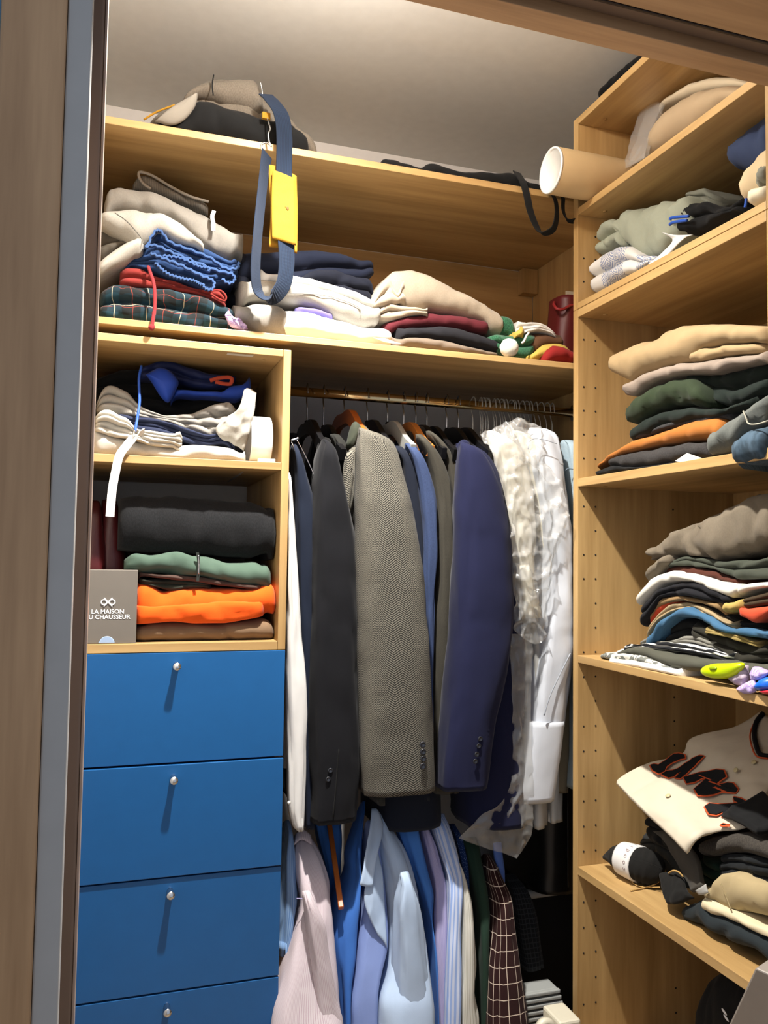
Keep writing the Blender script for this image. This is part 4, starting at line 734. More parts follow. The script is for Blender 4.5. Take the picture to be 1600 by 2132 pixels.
t.part('collar', puff([(.960,.070,1.598),(.966,.070,1.624),(.983,.070,1.638),(1.001,.070,1.630),(.997,.070,1.607),(.977,.070,1.561)], .02, (0, 1, 0), .002, 9), NAVYB)
buttons(t, [(.981,-.054,.878),(.977,-.054,.861),(.972,-.054,.841),(.968,-.054,.824)], BTN, .0062)
for a, b in ([(.963,-.048,.884),(.978,-.048,.880)], [(.958,-.048,.865),(.973,-.048,.862)], [(.953,-.048,.846),(.968,-.048,.842)]): t.part('buttonhole', cord([a, b], .0009), BLACK)
t.done()
# plastic wrapped shirts
CREAM = F('cream_shirt_cotton', 'd9d4c4'); GREYS = F('pale_grey_shirt', 'b9b8b4')
t = Thing('shirt', 'cream shirt in clear plastic wrap beside the bright navy jacket', 'shirt', JG)
t.part('sleeve', tube([(1.044,.050,1.652),(1.065,.050,1.595),(1.091,.050,1.467),(1.103,.050,1.340),(1.118,.050,1.276)], [(1.065,.050,1.662),(1.125,.050,1.631),(1.163,.050,1.535),(1.183,.050,1.405),(1.184,.050,1.276)], .035, .007, .004, 3, 20), CREAM)
t.part('cuff', tube([(1.113,.030,1.312),(1.111,.030,1.276),(1.122,.030,1.238),(1.137,.030,1.170)], [(1.144,.030,1.312),(1.165,.030,1.283),(1.170,.030,1.232),(1.191,.030,1.168)], .03, .006, .003, 4, 21, rt=.02), CREAM)
t.part('body', tube([(1.094,.140,1.647),(1.132,.140,1.407),(1.168,.140,1.141),(1.176,.140,.629)], [(1.153,.140,1.664),(1.207,.140,1.409),(1.223,.140,1.140),(1.235,.140,.611)], [.03, .08, .10, .10], .006, .006, 5, 22), GREYS); t.done()
t = Thing('shirt', 'second cream shirt in clear plastic wrap next to the pale shirt', 'shirt', JG)
t.part('sleeve', tube([(1.129,.070,1.660),(1.161,.070,1.602),(1.194,.070,1.485),(1.203,.070,1.407),(1.218,.070,1.341)], [(1.154,.070,1.670),(1.205,.070,1.638),(1.238,.070,1.560),(1.246,.070,1.460),(1.236,.070,1.339)], .03, .006, .004, 3, 23), CREAM)
t.part('body', tube([(1.181,.180,1.664),(1.220,.180,1.410),(1.244,.180,1.137),(1.251,.180,.624)], [(1.219,.180,1.680),(1.290,.180,1.412),(1.298,.180,1.136),(1.300,.180,.607)], [.03, .08, .10, .10], .005, .005, 5, 24), OFFW); t.done()
FILM = plastic()
t = Thing('plastic_garment_cover', 'crumpled clear plastic dry cleaning cover over the cream shirts', 'garment cover')
t.part('front_sheet', cloth([[(1.023,.050,1.650),(1.079,.050,1.680),(1.143,.050,1.697),(1.194,.050,1.680)], [(1.034,.000,1.581),(1.082,.000,1.596),(1.153,.000,1.594),(1.210,.000,1.552)], [(1.055,-.015,1.462),(1.103,-.015,1.477),(1.173,-.015,1.466),(1.245,-.015,1.456)], [(1.065,-.015,1.339),(1.118,-.015,1.340),(1.174,-.015,1.340),(1.223,-.015,1.367)], [(1.090,-.010,1.240),(1.128,-.010,1.228),(1.163,-.010,1.240),(1.191,-.010,1.253)], [(1.096,.000,1.140),(1.127,.000,1.115),(1.162,.000,1.102),(1.190,.000,1.114)]], .0012, 60, 90, .014, 5, 26), FILM)
t.part('lower_sheet', cloth([[(1.088,.000,1.128),(1.113,.000,1.128),(1.155,.000,1.127)], [(1.100,.010,.929),(1.126,.010,.928),(1.155,.010,.927)], [(1.093,.010,.734),(1.127,.010,.719),(1.162,.010,.705)], [(1.017,.020,.665),(1.084,.020,.635),(1.161,.020,.604)], [(.962,.030,.612),(1.035,.030,.582),(1.124,.030,.549)]], .0012, 40, 70, .005, 7, 24), FILM)
t.part('shoulder_sheet', cloth([[(1.113,.120,1.679),(1.172,.120,1.703),(1.210,.120,1.685)], [(1.098,.060,1.630),(1.156,.060,1.660),(1.214,.060,1.624)], [(1.093,.020,1.548),(1.149,.020,1.577),(1.207,.020,1.554)]], .0012, 30, 30, .012, 9, 30), FILM)
t.done()
t = Thing('shirt', 'pale blue white shirt with buttoned cuff right of the plastic wrap', 'shirt', JG)
PALE = F('pale_blue_poplin', 'cdd2da')
t.part('body', tube([(1.176,.060,1.670),(1.169,.060,1.628),(1.172,.060,1.562),(1.197,.060,1.472),(1.213,.060,1.341),(1.207,.060,1.237),(1.187,.060,1.134),(1.180,.060,1.019),(1.171,.060,.886)], [(1.229,.060,1.680),(1.256,.060,1.666),(1.271,.060,1.593),(1.280,.060,1.474),(1.290,.060,1.342),(1.305,.060,1.159),(1.305,.060,1.080),(1.284,.060,.977),(1.270,.060,.877)], [.02, .05, .06, .06, .06, .055, .05], .006, .003, 3, 25, rt=.02), PALE)
t.part('cuff', tube([(1.158,.050,.894),(1.149,.050,.832),(1.132,.050,.731)], [(1.267,.050,.889),(1.255,.050,.801),(1.235,.050,.688)], .045, .001, 0, 5, 26, rt=0), PALE)
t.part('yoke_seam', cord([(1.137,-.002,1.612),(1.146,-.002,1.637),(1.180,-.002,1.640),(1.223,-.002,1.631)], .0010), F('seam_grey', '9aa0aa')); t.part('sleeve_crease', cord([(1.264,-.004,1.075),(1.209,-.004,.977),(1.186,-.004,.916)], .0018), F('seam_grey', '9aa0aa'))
t.part('collar', cloth([[(1.171,.050,1.659),(1.209,.050,1.677),(1.246,.050,1.670)], [(1.192,.100,1.647),(1.237,.100,1.670),(1.282,.100,1.659)]], .008, 16, 8, .001), PALE); t.done()
t = Thing('denim_shirt', 'pale washed denim shirt at the right end of the rail', 'shirt', JG)
DEN = F('pale_washed_denim', 'a9bcc6', '8ea5b4', .4)
t.part('sleeve', tube([(1.295,.090,1.645),(1.295,.090,1.598),(1.301,.090,1.477),(1.310,.090,1.276),(1.313,.090,.880),(1.302,.090,.708)], [(1.338,.090,1.657),(1.361,.090,1.601),(1.372,.090,1.479),(1.381,.090,1.276),(1.387,.090,.876),(1.381,.090,.703)], .05, .005, .003, 3, 28), DEN)
t.part('body', body(1.40, .02, 1.66, .80, .32, seed=29), DEN)
t.part('armhole_seam', cord([(1.267,.038,1.558),(1.279,.038,1.570),(1.299,.038,1.570)], .0012), F('denim_seam', '71838f')); t.done()
thing('shirt', 'olive brown shirt hem peeking out under the pale shirt', 'shirt', tube([(1.274,.110,1.275),(1.275,.110,.878),(1.280,.110,.694)], [(1.319,.110,1.276),(1.323,.110,.875),(1.314,.110,.685)], .03, .003, seed=30), F('olive_brown_cotton', '8a7f68'), JG)

# ------------------------------------------------------------------ shirts on the lower rail
SG = 'shirts on the lower rail'
def shirt(label, lf, rt_, depth, mat, folds=.003, kf=4, seed=0, extra=()):
    t = Thing('shirt', label, 'shirt', SG); t.part('body', tube(lf, rt_, depth, .005, folds, kf, seed, rt=.03), mat)
    for e in extra: t.part(*e)
    return t.done()
PINK = F('pink_striped_poplin', 'd9cfd3', pat=stripes('b9a3ad', .0042, .3)); SBLUE = F('strong_blue_poplin', '3a6bb8'); PERI = F('periwinkle_poplin', '8296cc'); LBLUE = F('light_blue_poplin', 'b4c8e2'); SKY = F('sky_blue_poplin', '4a82d0')
MAUVE = F('mauve_striped_poplin', 'b3adcf', pat=stripes('8e88b6', .004, .35)); BSTR = F('blue_wide_striped_cotton', 'c9d3ea', pat=stripes('8ea6d6', .02, .45)); WSTR = F('white_striped_cotton', 'd3d1c8', pat=stripes('a7a596', .0075, .28)); DGREEN = F('dark_green_cotton', '22392d'); BURG = F('burgundy_windowpane_flannel', '2a1010', pat=checks('c9b8a8', .030, .036, .07)); BCHK = F('black_check_flannel', '15171a', pat=checks('2b2e30', .012, .012, .2)); DOT = F('navy_dotted_cotton', '1d3566', pat=blotch('7f95c0', .62, 300)); LSTR = F('blue_striped_poplin', '8fb0d8', pat=stripes('5d82b8', .006, .4))
shirt('light blue striped shirt beside the blue drawers', [(.537,.140,.658),(.526,.125,.609),(.522,.110,.535),(.515,.095,.462),(.511,.080,.377)], [(.548,.140,.657),(.551,.125,.607),(.555,.110,.531),(.559,.095,.483),(.536,.080,.374)], .05, LSTR, seed=1)
shirt('pink striped shirt at the left end of the lower rail', [(.578,.160,.625),(.557,.140,.607),(.550,.120,.555),(.561,.100,.485),(.535,.080,.426),(.518,.060,.372),(.497,.040,.308),(.482,.020,.237),(.477,.000,.207)], [(.590,.160,.624),(.603,.140,.611),(.622,.120,.580),(.636,.100,.532),(.636,.080,.427),(.640,.060,.343),(.647,.040,.260),(.655,.020,.243),(.653,.000,.178)], [.03, .06, .08, .08, .08, .07], PINK, .004, 3, 2,
      [('collar', cloth([[(.563,.130,.626),(.580,.130,.636),(.600,.130,.620)], [(.554,.110,.606),(.573,.110,.618),(.599,.110,.602)]], .008, 14, 8, .002), PINK), ('sleeve_seam', cord([(.542,.015,.516),(.562,.015,.511),(.587,.015,.490),(.598,.015,.476)], .0012), MAUVE), ('sleeve', tube([(.551,-.005,.526),(.558,-.005,.502),(.565,-.005,.420),(.577,-.005,.343),(.590,-.005,.233),(.593,-.005,.190)], [(.571,-.005,.538),(.586,-.005,.503),(.603,-.005,.471),(.611,-.005,.414),(.624,-.005,.349),(.635,-.005,.284),(.649,-.005,.257),(.652,-.005,.181)], .035, .004, .002, 3, 3, rt=.09), PINK)])
shirt('mid blue shirt behind the empty wooden hanger', [(.635,.240,.620),(.648,.240,.561),(.667,.240,.501),(.673,.240,.357)], [(.708,.240,.616),(.709,.240,.555),(.698,.240,.469),(.694,.240,.354)], .03, SKY, seed=4)
t = Thing('wooden_hanger', 'empty brown wooden hanger hanging between the pink and blue shirts', 'hanger')
t.part('shoulder_bar', hull_bar([(.671,.220,.623)][0], [(.653,.020,.478)][0], .013, .012), HW); t.part('hook', cord([[(.671,.220,.623)][0], (.655, .27, .74), (.655, .285, .775), (.655, .30, .782), (.655, .315, .77)], .0019), STEEL); t.done()
shirt('strong blue shirt right of the empty wooden hanger', [(.753,.180,.678),(.730,.166,.626),(.700,.151,.554),(.705,.137,.528),(.687,.122,.494),(.655,.108,.454),(.644,.093,.407),(.647,.079,.346),(.656,.064,.247),(.656,.050,.150)], [(.756,.180,.678),(.741,.164,.625),(.730,.147,.583),(.721,.131,.534),(.715,.115,.458),(.704,.099,.397),(.693,.083,.339),(.680,.066,.268),(.672,.050,.147)], [.02, .05, .07, .07, .07, .07], SBLUE, .004, 3, 5)
shirt('periwinkle shirt left of the light blue one', [(.746,.120,.646),(.738,.108,.540),(.721,.097,.451),(.706,.085,.390),(.691,.073,.317),(.677,.062,.258),(.677,.050,.146)], [(.764,.120,.645),(.773,.108,.537),(.780,.097,.458),(.786,.085,.366),(.768,.073,.333),(.751,.062,.287),(.745,.050,.135)], [.03, .06, .07, .07, .07], PERI, .005, 4, 6)
shirt('light blue open collar shirt in the middle of the lower rail', [(.775,.140,.673),(.761,.123,.636),(.772,.105,.566),(.786,.087,.460),(.789,.070,.359),(.776,.052,.328),(.766,.035,.290),(.747,.018,.285),(.743,.000,.163)], [(.788,.140,.674),(.804,.123,.627),(.831,.105,.588),(.852,.087,.528),(.861,.070,.472),(.872,.052,.383),(.878,.035,.309),(.885,.018,.249),(.887,.000,.139)], [.03, .06, .07, .07, .07, .07], LBLUE, .005, 4, 7,
      [('collar', cloth([[(.748,.090,.686),(.765,.090,.681),(.781,.090,.644)], [(.730,.060,.639),(.745,.060,.616),(.764,.060,.614)], [(.714,.035,.582),(.729,.035,.572),(.746,.035,.581)], [(.699,.020,.528),(.714,.020,.523),(.731,.020,.521)]], .006, 16, 26, .003), LBLUE), ('placket', cloth([[(.748,.050,.603),(.757,.050,.575),(.763,.050,.553)], [(.715,.030,.517),(.740,.030,.501),(.765,.030,.485)], [(.716,.020,.468),(.741,.020,.450),(.767,.020,.428)], [(.745,.015,.406),(.757,.015,.392),(.767,.015,.375)]], .006, 18, 26, .003), LBLUE), ('sleeve', tube([(.791,-.012,.530),(.781,-.012,.499),(.780,-.012,.395),(.780,-.012,.318),(.785,-.012,.163)], [(.812,-.012,.559),(.831,-.012,.504),(.848,-.012,.413),(.860,-.012,.333),(.874,-.012,.265),(.883,-.012,.146)], .035, .004, .003, 3, 8, rt=.09), LBLUE)])
shirt('sky blue shirt right of the light blue one', [(.816,.140,.646),(.835,.130,.593),(.857,.120,.524),(.879,.110,.455),(.894,.100,.402),(.900,.090,.336),(.911,.080,.092)], [(.875,.140,.667),(.884,.131,.631),(.894,.123,.576),(.907,.114,.507),(.912,.106,.473),(.900,.097,.407),(.906,.089,.335),(.917,.080,.091)], [.03, .06, .07, .06], SKY, .004, 4, 9)
shirt('mauve pinstriped shirt right of the sky blue one', [(.887,.140,.651),(.895,.125,.590),(.912,.110,.494),(.903,.095,.416),(.901,.080,.340),(.907,.065,.236),(.910,.050,.108)], [(.897,.140,.652),(.908,.127,.622),(.925,.114,.576),(.941,.101,.494),(.940,.089,.443),(.934,.076,.365),(.925,.063,.262),(.919,.050,.107)], [.03, .05, .06, .06], MAUVE, .004, 4, 10)
shirt('blue and white wide striped shirt in the lower row', [(.912,.130,.644),(.926,.116,.581),(.939,.101,.528),(.946,.087,.510),(.938,.073,.449),(.927,.059,.373),(.917,.044,.272),(.909,.030,.119)], [(.962,.130,.640),(.973,.116,.600),(.980,.101,.558),(.982,.087,.509),(.975,.073,.445),(.968,.059,.368),(.959,.044,.266),(.951,.030,.112)], [.04, .06, .06, .06], BSTR, .003, 4, 11)
shirt('navy dotted shirt behind the white striped one', [(1.000,.180,.583),(1.004,.165,.546),(1.007,.150,.516),(1.017,.135,.465),(1.012,.120,.337)], [(1.016,.180,.597),(1.026,.165,.565),(1.026,.150,.537),(1.024,.135,.458),(1.021,.120,.335)], .04, DOT, seed=12)
shirt('white striped shirt left of the dark green one', [(.968,.080,.549),(.975,.072,.515),(.972,.063,.449),(.967,.055,.397),(.960,.047,.319),(.953,.038,.243),(.947,.030,.113)], [(.977,.080,.549),(.993,.073,.499),(1.006,.066,.450),(1.009,.059,.391),(1.010,.051,.283),(1.006,.044,.218),(1.014,.037,.184),(1.010,.030,.103)], [.03, .05, .055, .06], WSTR, .004, 3, 13)
shirt('dark green shirt left of the burgundy checked one', [(1.018,.140,.571),(1.022,.126,.520),(1.028,.112,.452),(1.029,.098,.372),(1.028,.084,.294),(1.020,.070,.079)], [(1.061,.140,.555),(1.066,.126,.507),(1.070,.112,.462),(1.068,.098,.396),(1.055,.084,.332),(1.051,.070,.074)], [.03, .06, .06, .06], DGREEN, .004, 3, 14)
shirt('burgundy windowpane check shirt on the lower rail', [(1.075,.120,.531),(1.063,.106,.494),(1.071,.091,.455),(1.073,.077,.432),(1.063,.063,.354),(1.045,.049,.280),(1.033,.034,.178),(1.025,.020,.106)], [(1.091,.120,.530),(1.101,.107,.504),(1.115,.095,.469),(1.124,.083,.444),(1.122,.070,.401),(1.126,.058,.321),(1.133,.045,.241),(1.143,.032,.162),(1.143,.020,.086)], [.03, .05, .06, .06], BURG, .003, 2, 15)
shirt('black check shirt at the right end of the lower rail', [(1.184,.220,.416),(1.185,.200,.372),(1.189,.180,.289),(1.196,.160,.208)], [(1.219,.220,.428),(1.237,.200,.397),(1.250,.180,.342),(1.261,.160,.229)], .05, BCHK, seed=16)
thing('necktie', 'narrow blue necktie hanging above the burgundy checked shirt', 'tie', tube([(1.092,.100,.565),(1.094,.100,.536),(1.104,.100,.495),(1.113,.100,.462)], [(1.117,.100,.563),(1.119,.100,.534),(1.126,.100,.492),(1.127,.100,.463)], .008, .002, seed=17, hollow=False), F('blue_tie_silk', '4c6cb4', rough=.5))
# dark corner under the rail
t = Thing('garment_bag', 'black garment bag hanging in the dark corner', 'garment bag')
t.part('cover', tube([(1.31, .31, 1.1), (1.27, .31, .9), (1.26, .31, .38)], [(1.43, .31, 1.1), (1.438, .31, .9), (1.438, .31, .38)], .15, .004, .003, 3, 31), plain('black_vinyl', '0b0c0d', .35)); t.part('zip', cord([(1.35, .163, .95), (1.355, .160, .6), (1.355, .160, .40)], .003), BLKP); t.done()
g0 = [(1.208,.250,.348)][0]
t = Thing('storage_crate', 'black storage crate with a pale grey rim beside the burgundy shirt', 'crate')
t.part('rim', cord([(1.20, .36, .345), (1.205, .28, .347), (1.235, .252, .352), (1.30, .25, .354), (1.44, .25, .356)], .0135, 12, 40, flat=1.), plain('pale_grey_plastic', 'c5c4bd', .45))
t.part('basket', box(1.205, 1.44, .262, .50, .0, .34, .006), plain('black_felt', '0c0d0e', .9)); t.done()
t = Thing('ribbed_box', 'grey ribbed plastic box on the closet floor', 'box')
RP = plain('grey_ribbed_plastic', 'a6a9a6', .5)
ra, rb = [(1.155,.060,.181)][0], [(1.273,.060,.174)][0]
t.part('body', box(ra[0], rb[0], .071, .125, .0, ra[2]-.002, .004), RP)
for k in range(7): t.part('rib', box(ra[0]-.002, rb[0]+.004*min(k, 3), .058, .070, ra[2]-.0155*k-.0105, ra[2]-.0155*k, .003), RP)
t.done()
t = Thing('cream_appliance', 'cream plastic appliance with a round cap in front of the ribbed box', 'appliance')
CP = plain('cream_plastic', 'd6d0bb', .4); e0 = [(1.132,-.120,.203)][0]; e1 = [(1.166,-.120,.240)][0]
t.part('housing', box(e1[0], e1[0]+.06, -.12, -.035, 0, e1[2]-.036, .006), CP); t.part('round_cap', lathe([(0, -.0), (.026, 0), (.027, -.01), (.022, -.016), (.012, -.017), (.012, -.013), (0, -.013)], (e0[0], -.105, e0[2]-.012), 'y', 32), CP)
t.part('foot', box(e0[0]-.02, e1[0]+.01, -.104, -.05, 0, e0[2]-.03, .006), CP); t.done()

# ------------------------------------------------------------------ right unit: top and upper bay
thing('fabric_bundle', 'black fabric bundle on top of the right shelf unit', 'bundle', slab([(1.330,.012,2.590),(1.330,-.022,2.599),(1.330,-.073,2.605),(1.330,-.128,2.606),(1.330,-.181,2.604),(1.330,-.220,2.594),(1.330,-.315,2.559)], [(1.330,.012,2.585),(1.330,-.101,2.577),(1.330,-.220,2.576),(1.330,-.315,2.544)], 1.32, 1.60, 'R', 1, .004, 91), BLACK)
t = Thing('mailing_tube', 'beige cardboard mailing tube with a white end cap', 'tube')
t.part('tube', lathe([(.0, 1.158), (.0535, 1.158), (.0575, 1.158), (.058, 1.160), (.058, 1.70), (0, 1.70)], (0, -.088, 2.3292), 'x', 48), plain('beige_kraft_board', 'c9ae82', .6))
t.part('end_cap', lathe([(0, 1.166), (.050, 1.166), (.052, 1.160), (.0530, 1.1525), (.0578, 1.1525), (.0582, 1.1575), (0, 1.1575)], (0, -.088, 2.3292), 'x', 48), plain('white_cap_plastic', 'efefea', .35)); t.done()
t = Thing('plastic_sleeves', 'clear plastic document sleeves leaning behind the mailing tube', 'plastic sleeves')
for k, dx in enumerate((0, .02)):
    t.part('sleeve', cloth([[(1.340,-.130,2.340),(1.340,-.179,2.334),(1.340,-.223,2.329)], [(1.370,-.130,2.442),(1.370,-.175,2.428),(1.370,-.219,2.414)], [(1.400,-.131,2.545),(1.400,-.178,2.514),(1.400,-.224,2.483)]] if k == 0 else [[(1.360,-.117,2.353),(1.360,-.170,2.349),(1.360,-.213,2.344)], [(1.385,-.131,2.444),(1.385,-.180,2.436),(1.385,-.223,2.430)], [(1.410,-.152,2.532),(1.410,-.183,2.511),(1.410,-.217,2.488)]], .0014, 16, 24, .003, k, 20), FILM)
t.done()
t = Thing('cushion', 'beige rounded fabric cushion with a paler top panel on the upper shelf', 'cushion')
t.part('body', slab([(1.360,-.166,2.374),(1.360,-.179,2.412),(1.360,-.244,2.435),(1.360,-.303,2.441),(1.360,-.385,2.425),(1.360,-.484,2.381),(1.360,-.573,2.324),(1.360,-.630,2.273)], [(1.360,-.166,2.359),(1.360,-.244,2.353),(1.360,-.357,2.342),(1.360,-.483,2.333),(1.360,-.630,2.261)], 1.35, 1.70, 'R', 1, .003, 94, rnd=.9, endr=.08), F('beige_canvas', 'b39e80'))
t.part('top_panel', slab([(1.420,-.170,2.492),(1.420,-.225,2.500),(1.420,-.310,2.492),(1.420,-.389,2.462),(1.420,-.462,2.418),(1.420,-.534,2.361)], [(1.420,-.170,2.484),(1.420,-.225,2.483),(1.420,-.310,2.460),(1.420,-.414,2.416),(1.420,-.534,2.351)], 1.40, 1.68, 'R', 1, .002, 95, rnd=.9, endr=.05), F('pale_beige_canvas', 'cdbfa4')); t.done()

# ------------------------------------------------------------------ right unit: second bay
B2 = 'clothes in the second bay of the right unit'
PG = F('pale_sage_cotton', '9a9f8e', '878c7b', .2)
t = Thing('trousers', 'crumpled pale sage trousers in the second bay', 'trousers', B2)
t.part('leg', slab([(1.330,.082,2.168),(1.330,.070,2.233),(1.330,.058,2.248),(1.330,-.043,2.220),(1.330,-.107,2.219),(1.330,-.154,2.189),(1.330,-.166,2.145)], [(1.330,.082,2.159),(1.330,.016,2.145),(1.330,-.043,2.149),(1.330,-.127,2.144),(1.330,-.166,2.139)], 1.31, 1.6, 'R', 2, .008, 96), PG)
t.part('seat', slab([(1.320,-.122,2.200),(1.320,-.155,2.228),(1.320,-.231,2.195),(1.320,-.268,2.195),(1.320,-.325,2.182),(1.320,-.401,2.159),(1.320,-.419,2.133)], [(1.320,-.122,2.160),(1.320,-.193,2.106),(1.320,-.231,2.067),(1.320,-.267,2.056),(1.320,-.313,2.049),(1.320,-.379,2.064),(1.320,-.418,2.067)], 1.305, 1.62, 'R', 1, .010, 97, rnd=.4), PG)
t.part('waistband', slab([(1.370,-.332,2.196),(1.370,-.370,2.191),(1.370,-.411,2.179),(1.370,-.440,2.135)], [(1.370,-.332,2.176),(1.370,-.380,2.149),(1.370,-.440,2.130)], 1.36, 1.5, 'R', 2, .006, 98), F('dark_sage_rib', '74766a')); t.done()
fold('beach_towel', 'white towel with blue diamond pattern under the sage trousers', 'towel', [(1.310,.049,2.103),(1.310,.022,2.128),(1.310,-.074,2.126),(1.310,-.156,2.124),(1.310,-.214,2.107),(1.310,-.257,2.064),(1.310,-.315,2.043)], [(1.310,.049,2.085),(1.310,-.038,2.038),(1.310,-.123,2.035),(1.310,-.220,2.033),(1.310,-.315,2.025)], 1.285, 1.6, F('white_diamond_towel', 'd9d8d4', pat=diamonds), 2, B2, fr='R', wr=.005)
t = Thing('paper_label', 'white paper label curling over the second bay edge', 'label')
t.part('label', cloth([[(1.275,-.328,2.016),(1.272,-.361,2.001),(1.275,-.378,1.999)], [(1.285,-.371,2.031),(1.280,-.393,2.019),(1.285,-.403,2.020)], [(1.295,-.390,2.052),(1.290,-.417,2.041),(1.295,-.431,2.040)], [(1.295,-.352,2.084),(1.290,-.407,2.057),(1.300,-.455,2.041)]], .0012, 14, 24, .0015), WHITE); t.done()
t = Thing('swim_shorts', 'black swim shorts with blue cords beside the sage trousers', 'shorts', B2)
t.part('body', slab([(1.340,-.364,2.105),(1.340,-.383,2.143),(1.340,-.422,2.132),(1.340,-.475,2.112),(1.340,-.508,2.079),(1.340,-.548,2.069),(1.340,-.578,2.066)], [(1.340,-.364,2.083),(1.340,-.411,2.059),(1.340,-.479,2.058),(1.340,-.578,2.057)], 1.31, 1.62, 'R', 2, .006, 99), BLACK)
for a in ([(1.300,-.441,2.088),(1.300,-.410,2.099),(1.300,-.381,2.108),(1.300,-.377,2.104)], [(1.298,-.438,2.080),(1.298,-.407,2.089),(1.298,-.386,2.094),(1.298,-.378,2.093)]): t.part('cord', cord(a, .0035), F('blue_cord', '2a55b4', rough=.5))
t.part('cord_end', cord([(1.300,-.616,2.055),(1.300,-.615,2.046),(1.300,-.613,2.038)], .003), F('blue_cord', '2a55b4', rough=.5)); t.done()
fold('sweatshirt', 'steel navy sweatshirt at the near end of the second bay', 'sweatshirt', [(1.360,-.503,2.210),(1.360,-.518,2.229),(1.360,-.544,2.244),(1.360,-.571,2.248),(1.360,-.594,2.251),(1.360,-.626,2.249)], [(1.360,-.503,2.204),(1.360,-.517,2.178),(1.360,-.543,2.156),(1.360,-.593,2.136),(1.360,-.624,2.128)], 1.34, 1.65, F('steel_navy_fleece', '333f5c'), 1, B2, fr='R', wr=.006, rnd=.8)
t = Thing('chinos', 'rolled beige chinos at the near end of the second bay', 'trousers', B2)
BG = F('beige_chino_cotton', 'd3bd97')
t.part('roll', slab([(1.300,-.602,2.087),(1.300,-.613,2.117),(1.300,-.636,2.137),(1.300,-.661,2.145),(1.300,-.688,2.140)], [(1.300,-.602,2.081),(1.300,-.612,2.060),(1.300,-.634,2.045),(1.300,-.662,2.044),(1.300,-.686,2.043)], 1.285, 1.6, 'R', 1, .006, 101, rnd=.8), BG)
t.part('inner_fold', slab([(1.285,-.656,2.077),(1.285,-.667,2.096),(1.285,-.679,2.108)], [(1.285,-.656,2.072),(1.285,-.665,2.063),(1.285,-.679,2.055)], 1.275, 1.40, 'R', 1, .004, 102), F('grey_lining', '8b8a7c'))
t.part('leg_end', slab([(1.275,-.647,2.036),(1.275,-.662,2.053),(1.275,-.689,2.048),(1.275,-.713,2.041)], [(1.275,-.648,2.033),(1.275,-.666,2.020),(1.275,-.689,2.021),(1.275,-.712,2.021)], 1.265, 1.5, 'R', 1, .005, 103), F('cream_chino_cotton', 'e3d6b8')); t.done()

# ------------------------------------------------------------------ right unit: third bay
B3 = 'sweaters in the third bay of the right unit'
WO = lambda n_, c, c2=None: F(n_, c, c2, .3 if c2 else 0, weave=.6)
t = Thing('sweater', 'thick beige sweater on top of the third bay stack', 'sweater', B3)
CAM = WO('camel_beige_wool', 'a38b66')
t.part('folded_body', slab([(1.310,-.131,1.832),(1.310,-.150,1.853),(1.310,-.210,1.859),(1.310,-.284,1.850),(1.310,-.345,1.855),(1.310,-.395,1.856),(1.310,-.456,1.843),(1.310,-.524,1.825),(1.310,-.602,1.800),(1.310,-.671,1.781)], [(1.310,-.131,1.824),(1.310,-.155,1.789),(1.310,-.201,1.765),(1.310,-.241,1.772),(1.310,-.304,1.771),(1.310,-.383,1.769),(1.310,-.452,1.762),(1.310,-.473,1.784),(1.310,-.571,1.769),(1.310,-.670,1.747)], 1.285, 1.62, 'R', 1, .005, 111, rnd=.7), CAM)
t.part('lower_fold', slab([(1.320,-.426,1.786),(1.320,-.461,1.785),(1.320,-.512,1.780),(1.320,-.560,1.773),(1.320,-.659,1.748)], [(1.320,-.425,1.763),(1.320,-.461,1.758),(1.320,-.559,1.750),(1.320,-.659,1.729)], 1.30, 1.6, 'R', 1, .004, 112), CAM); t.done()
fold('sweater', 'taupe sweater with a twisted sleeve under the beige one', 'sweater', [(1.310,-.187,1.746),(1.310,-.201,1.760),(1.310,-.249,1.772),(1.310,-.324,1.770),(1.310,-.394,1.768),(1.310,-.473,1.753),(1.310,-.539,1.748),(1.310,-.670,1.725)], [(1.310,-.189,1.743),(1.310,-.229,1.720),(1.310,-.275,1.738),(1.310,-.332,1.742),(1.310,-.401,1.739),(1.310,-.506,1.720),(1.310,-.570,1.719),(1.310,-.669,1.713)], 1.29, 1.6, WO('taupe_grey_wool', '8b7d70'), 1, B3, fr='R', wr=.005)
t = Thing('sweater', 'bottle green sweater in the third bay stack', 'sweater', B3)
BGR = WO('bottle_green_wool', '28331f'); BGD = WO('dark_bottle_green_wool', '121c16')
t.part('folded_body', slab([(1.305,-.201,1.681),(1.305,-.217,1.708),(1.305,-.256,1.726),(1.305,-.314,1.739),(1.305,-.389,1.736),(1.305,-.444,1.725),(1.305,-.478,1.699),(1.305,-.491,1.669)], [(1.305,-.203,1.667),(1.305,-.229,1.650),(1.305,-.256,1.656),(1.305,-.314,1.673),(1.305,-.369,1.676),(1.305,-.425,1.667),(1.305,-.460,1.654),(1.305,-.491,1.652)], 1.285, 1.6, 'R', 1, .008, 114, rnd=.6), BGR)
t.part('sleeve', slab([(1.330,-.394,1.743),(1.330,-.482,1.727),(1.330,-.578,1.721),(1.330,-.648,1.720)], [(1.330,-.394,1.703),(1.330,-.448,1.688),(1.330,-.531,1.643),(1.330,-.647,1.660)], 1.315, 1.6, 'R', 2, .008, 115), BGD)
t.part('under_fold', slab([(1.310,-.209,1.642),(1.310,-.249,1.659),(1.310,-.323,1.671),(1.310,-.437,1.660),(1.310,-.538,1.638),(1.310,-.614,1.643)], [(1.310,-.213,1.616),(1.310,-.240,1.614),(1.310,-.323,1.627),(1.310,-.418,1.633),(1.310,-.538,1.628),(1.310,-.614,1.638)], 1.295, 1.6, 'R', 1, .006, 116), BGD); t.done()
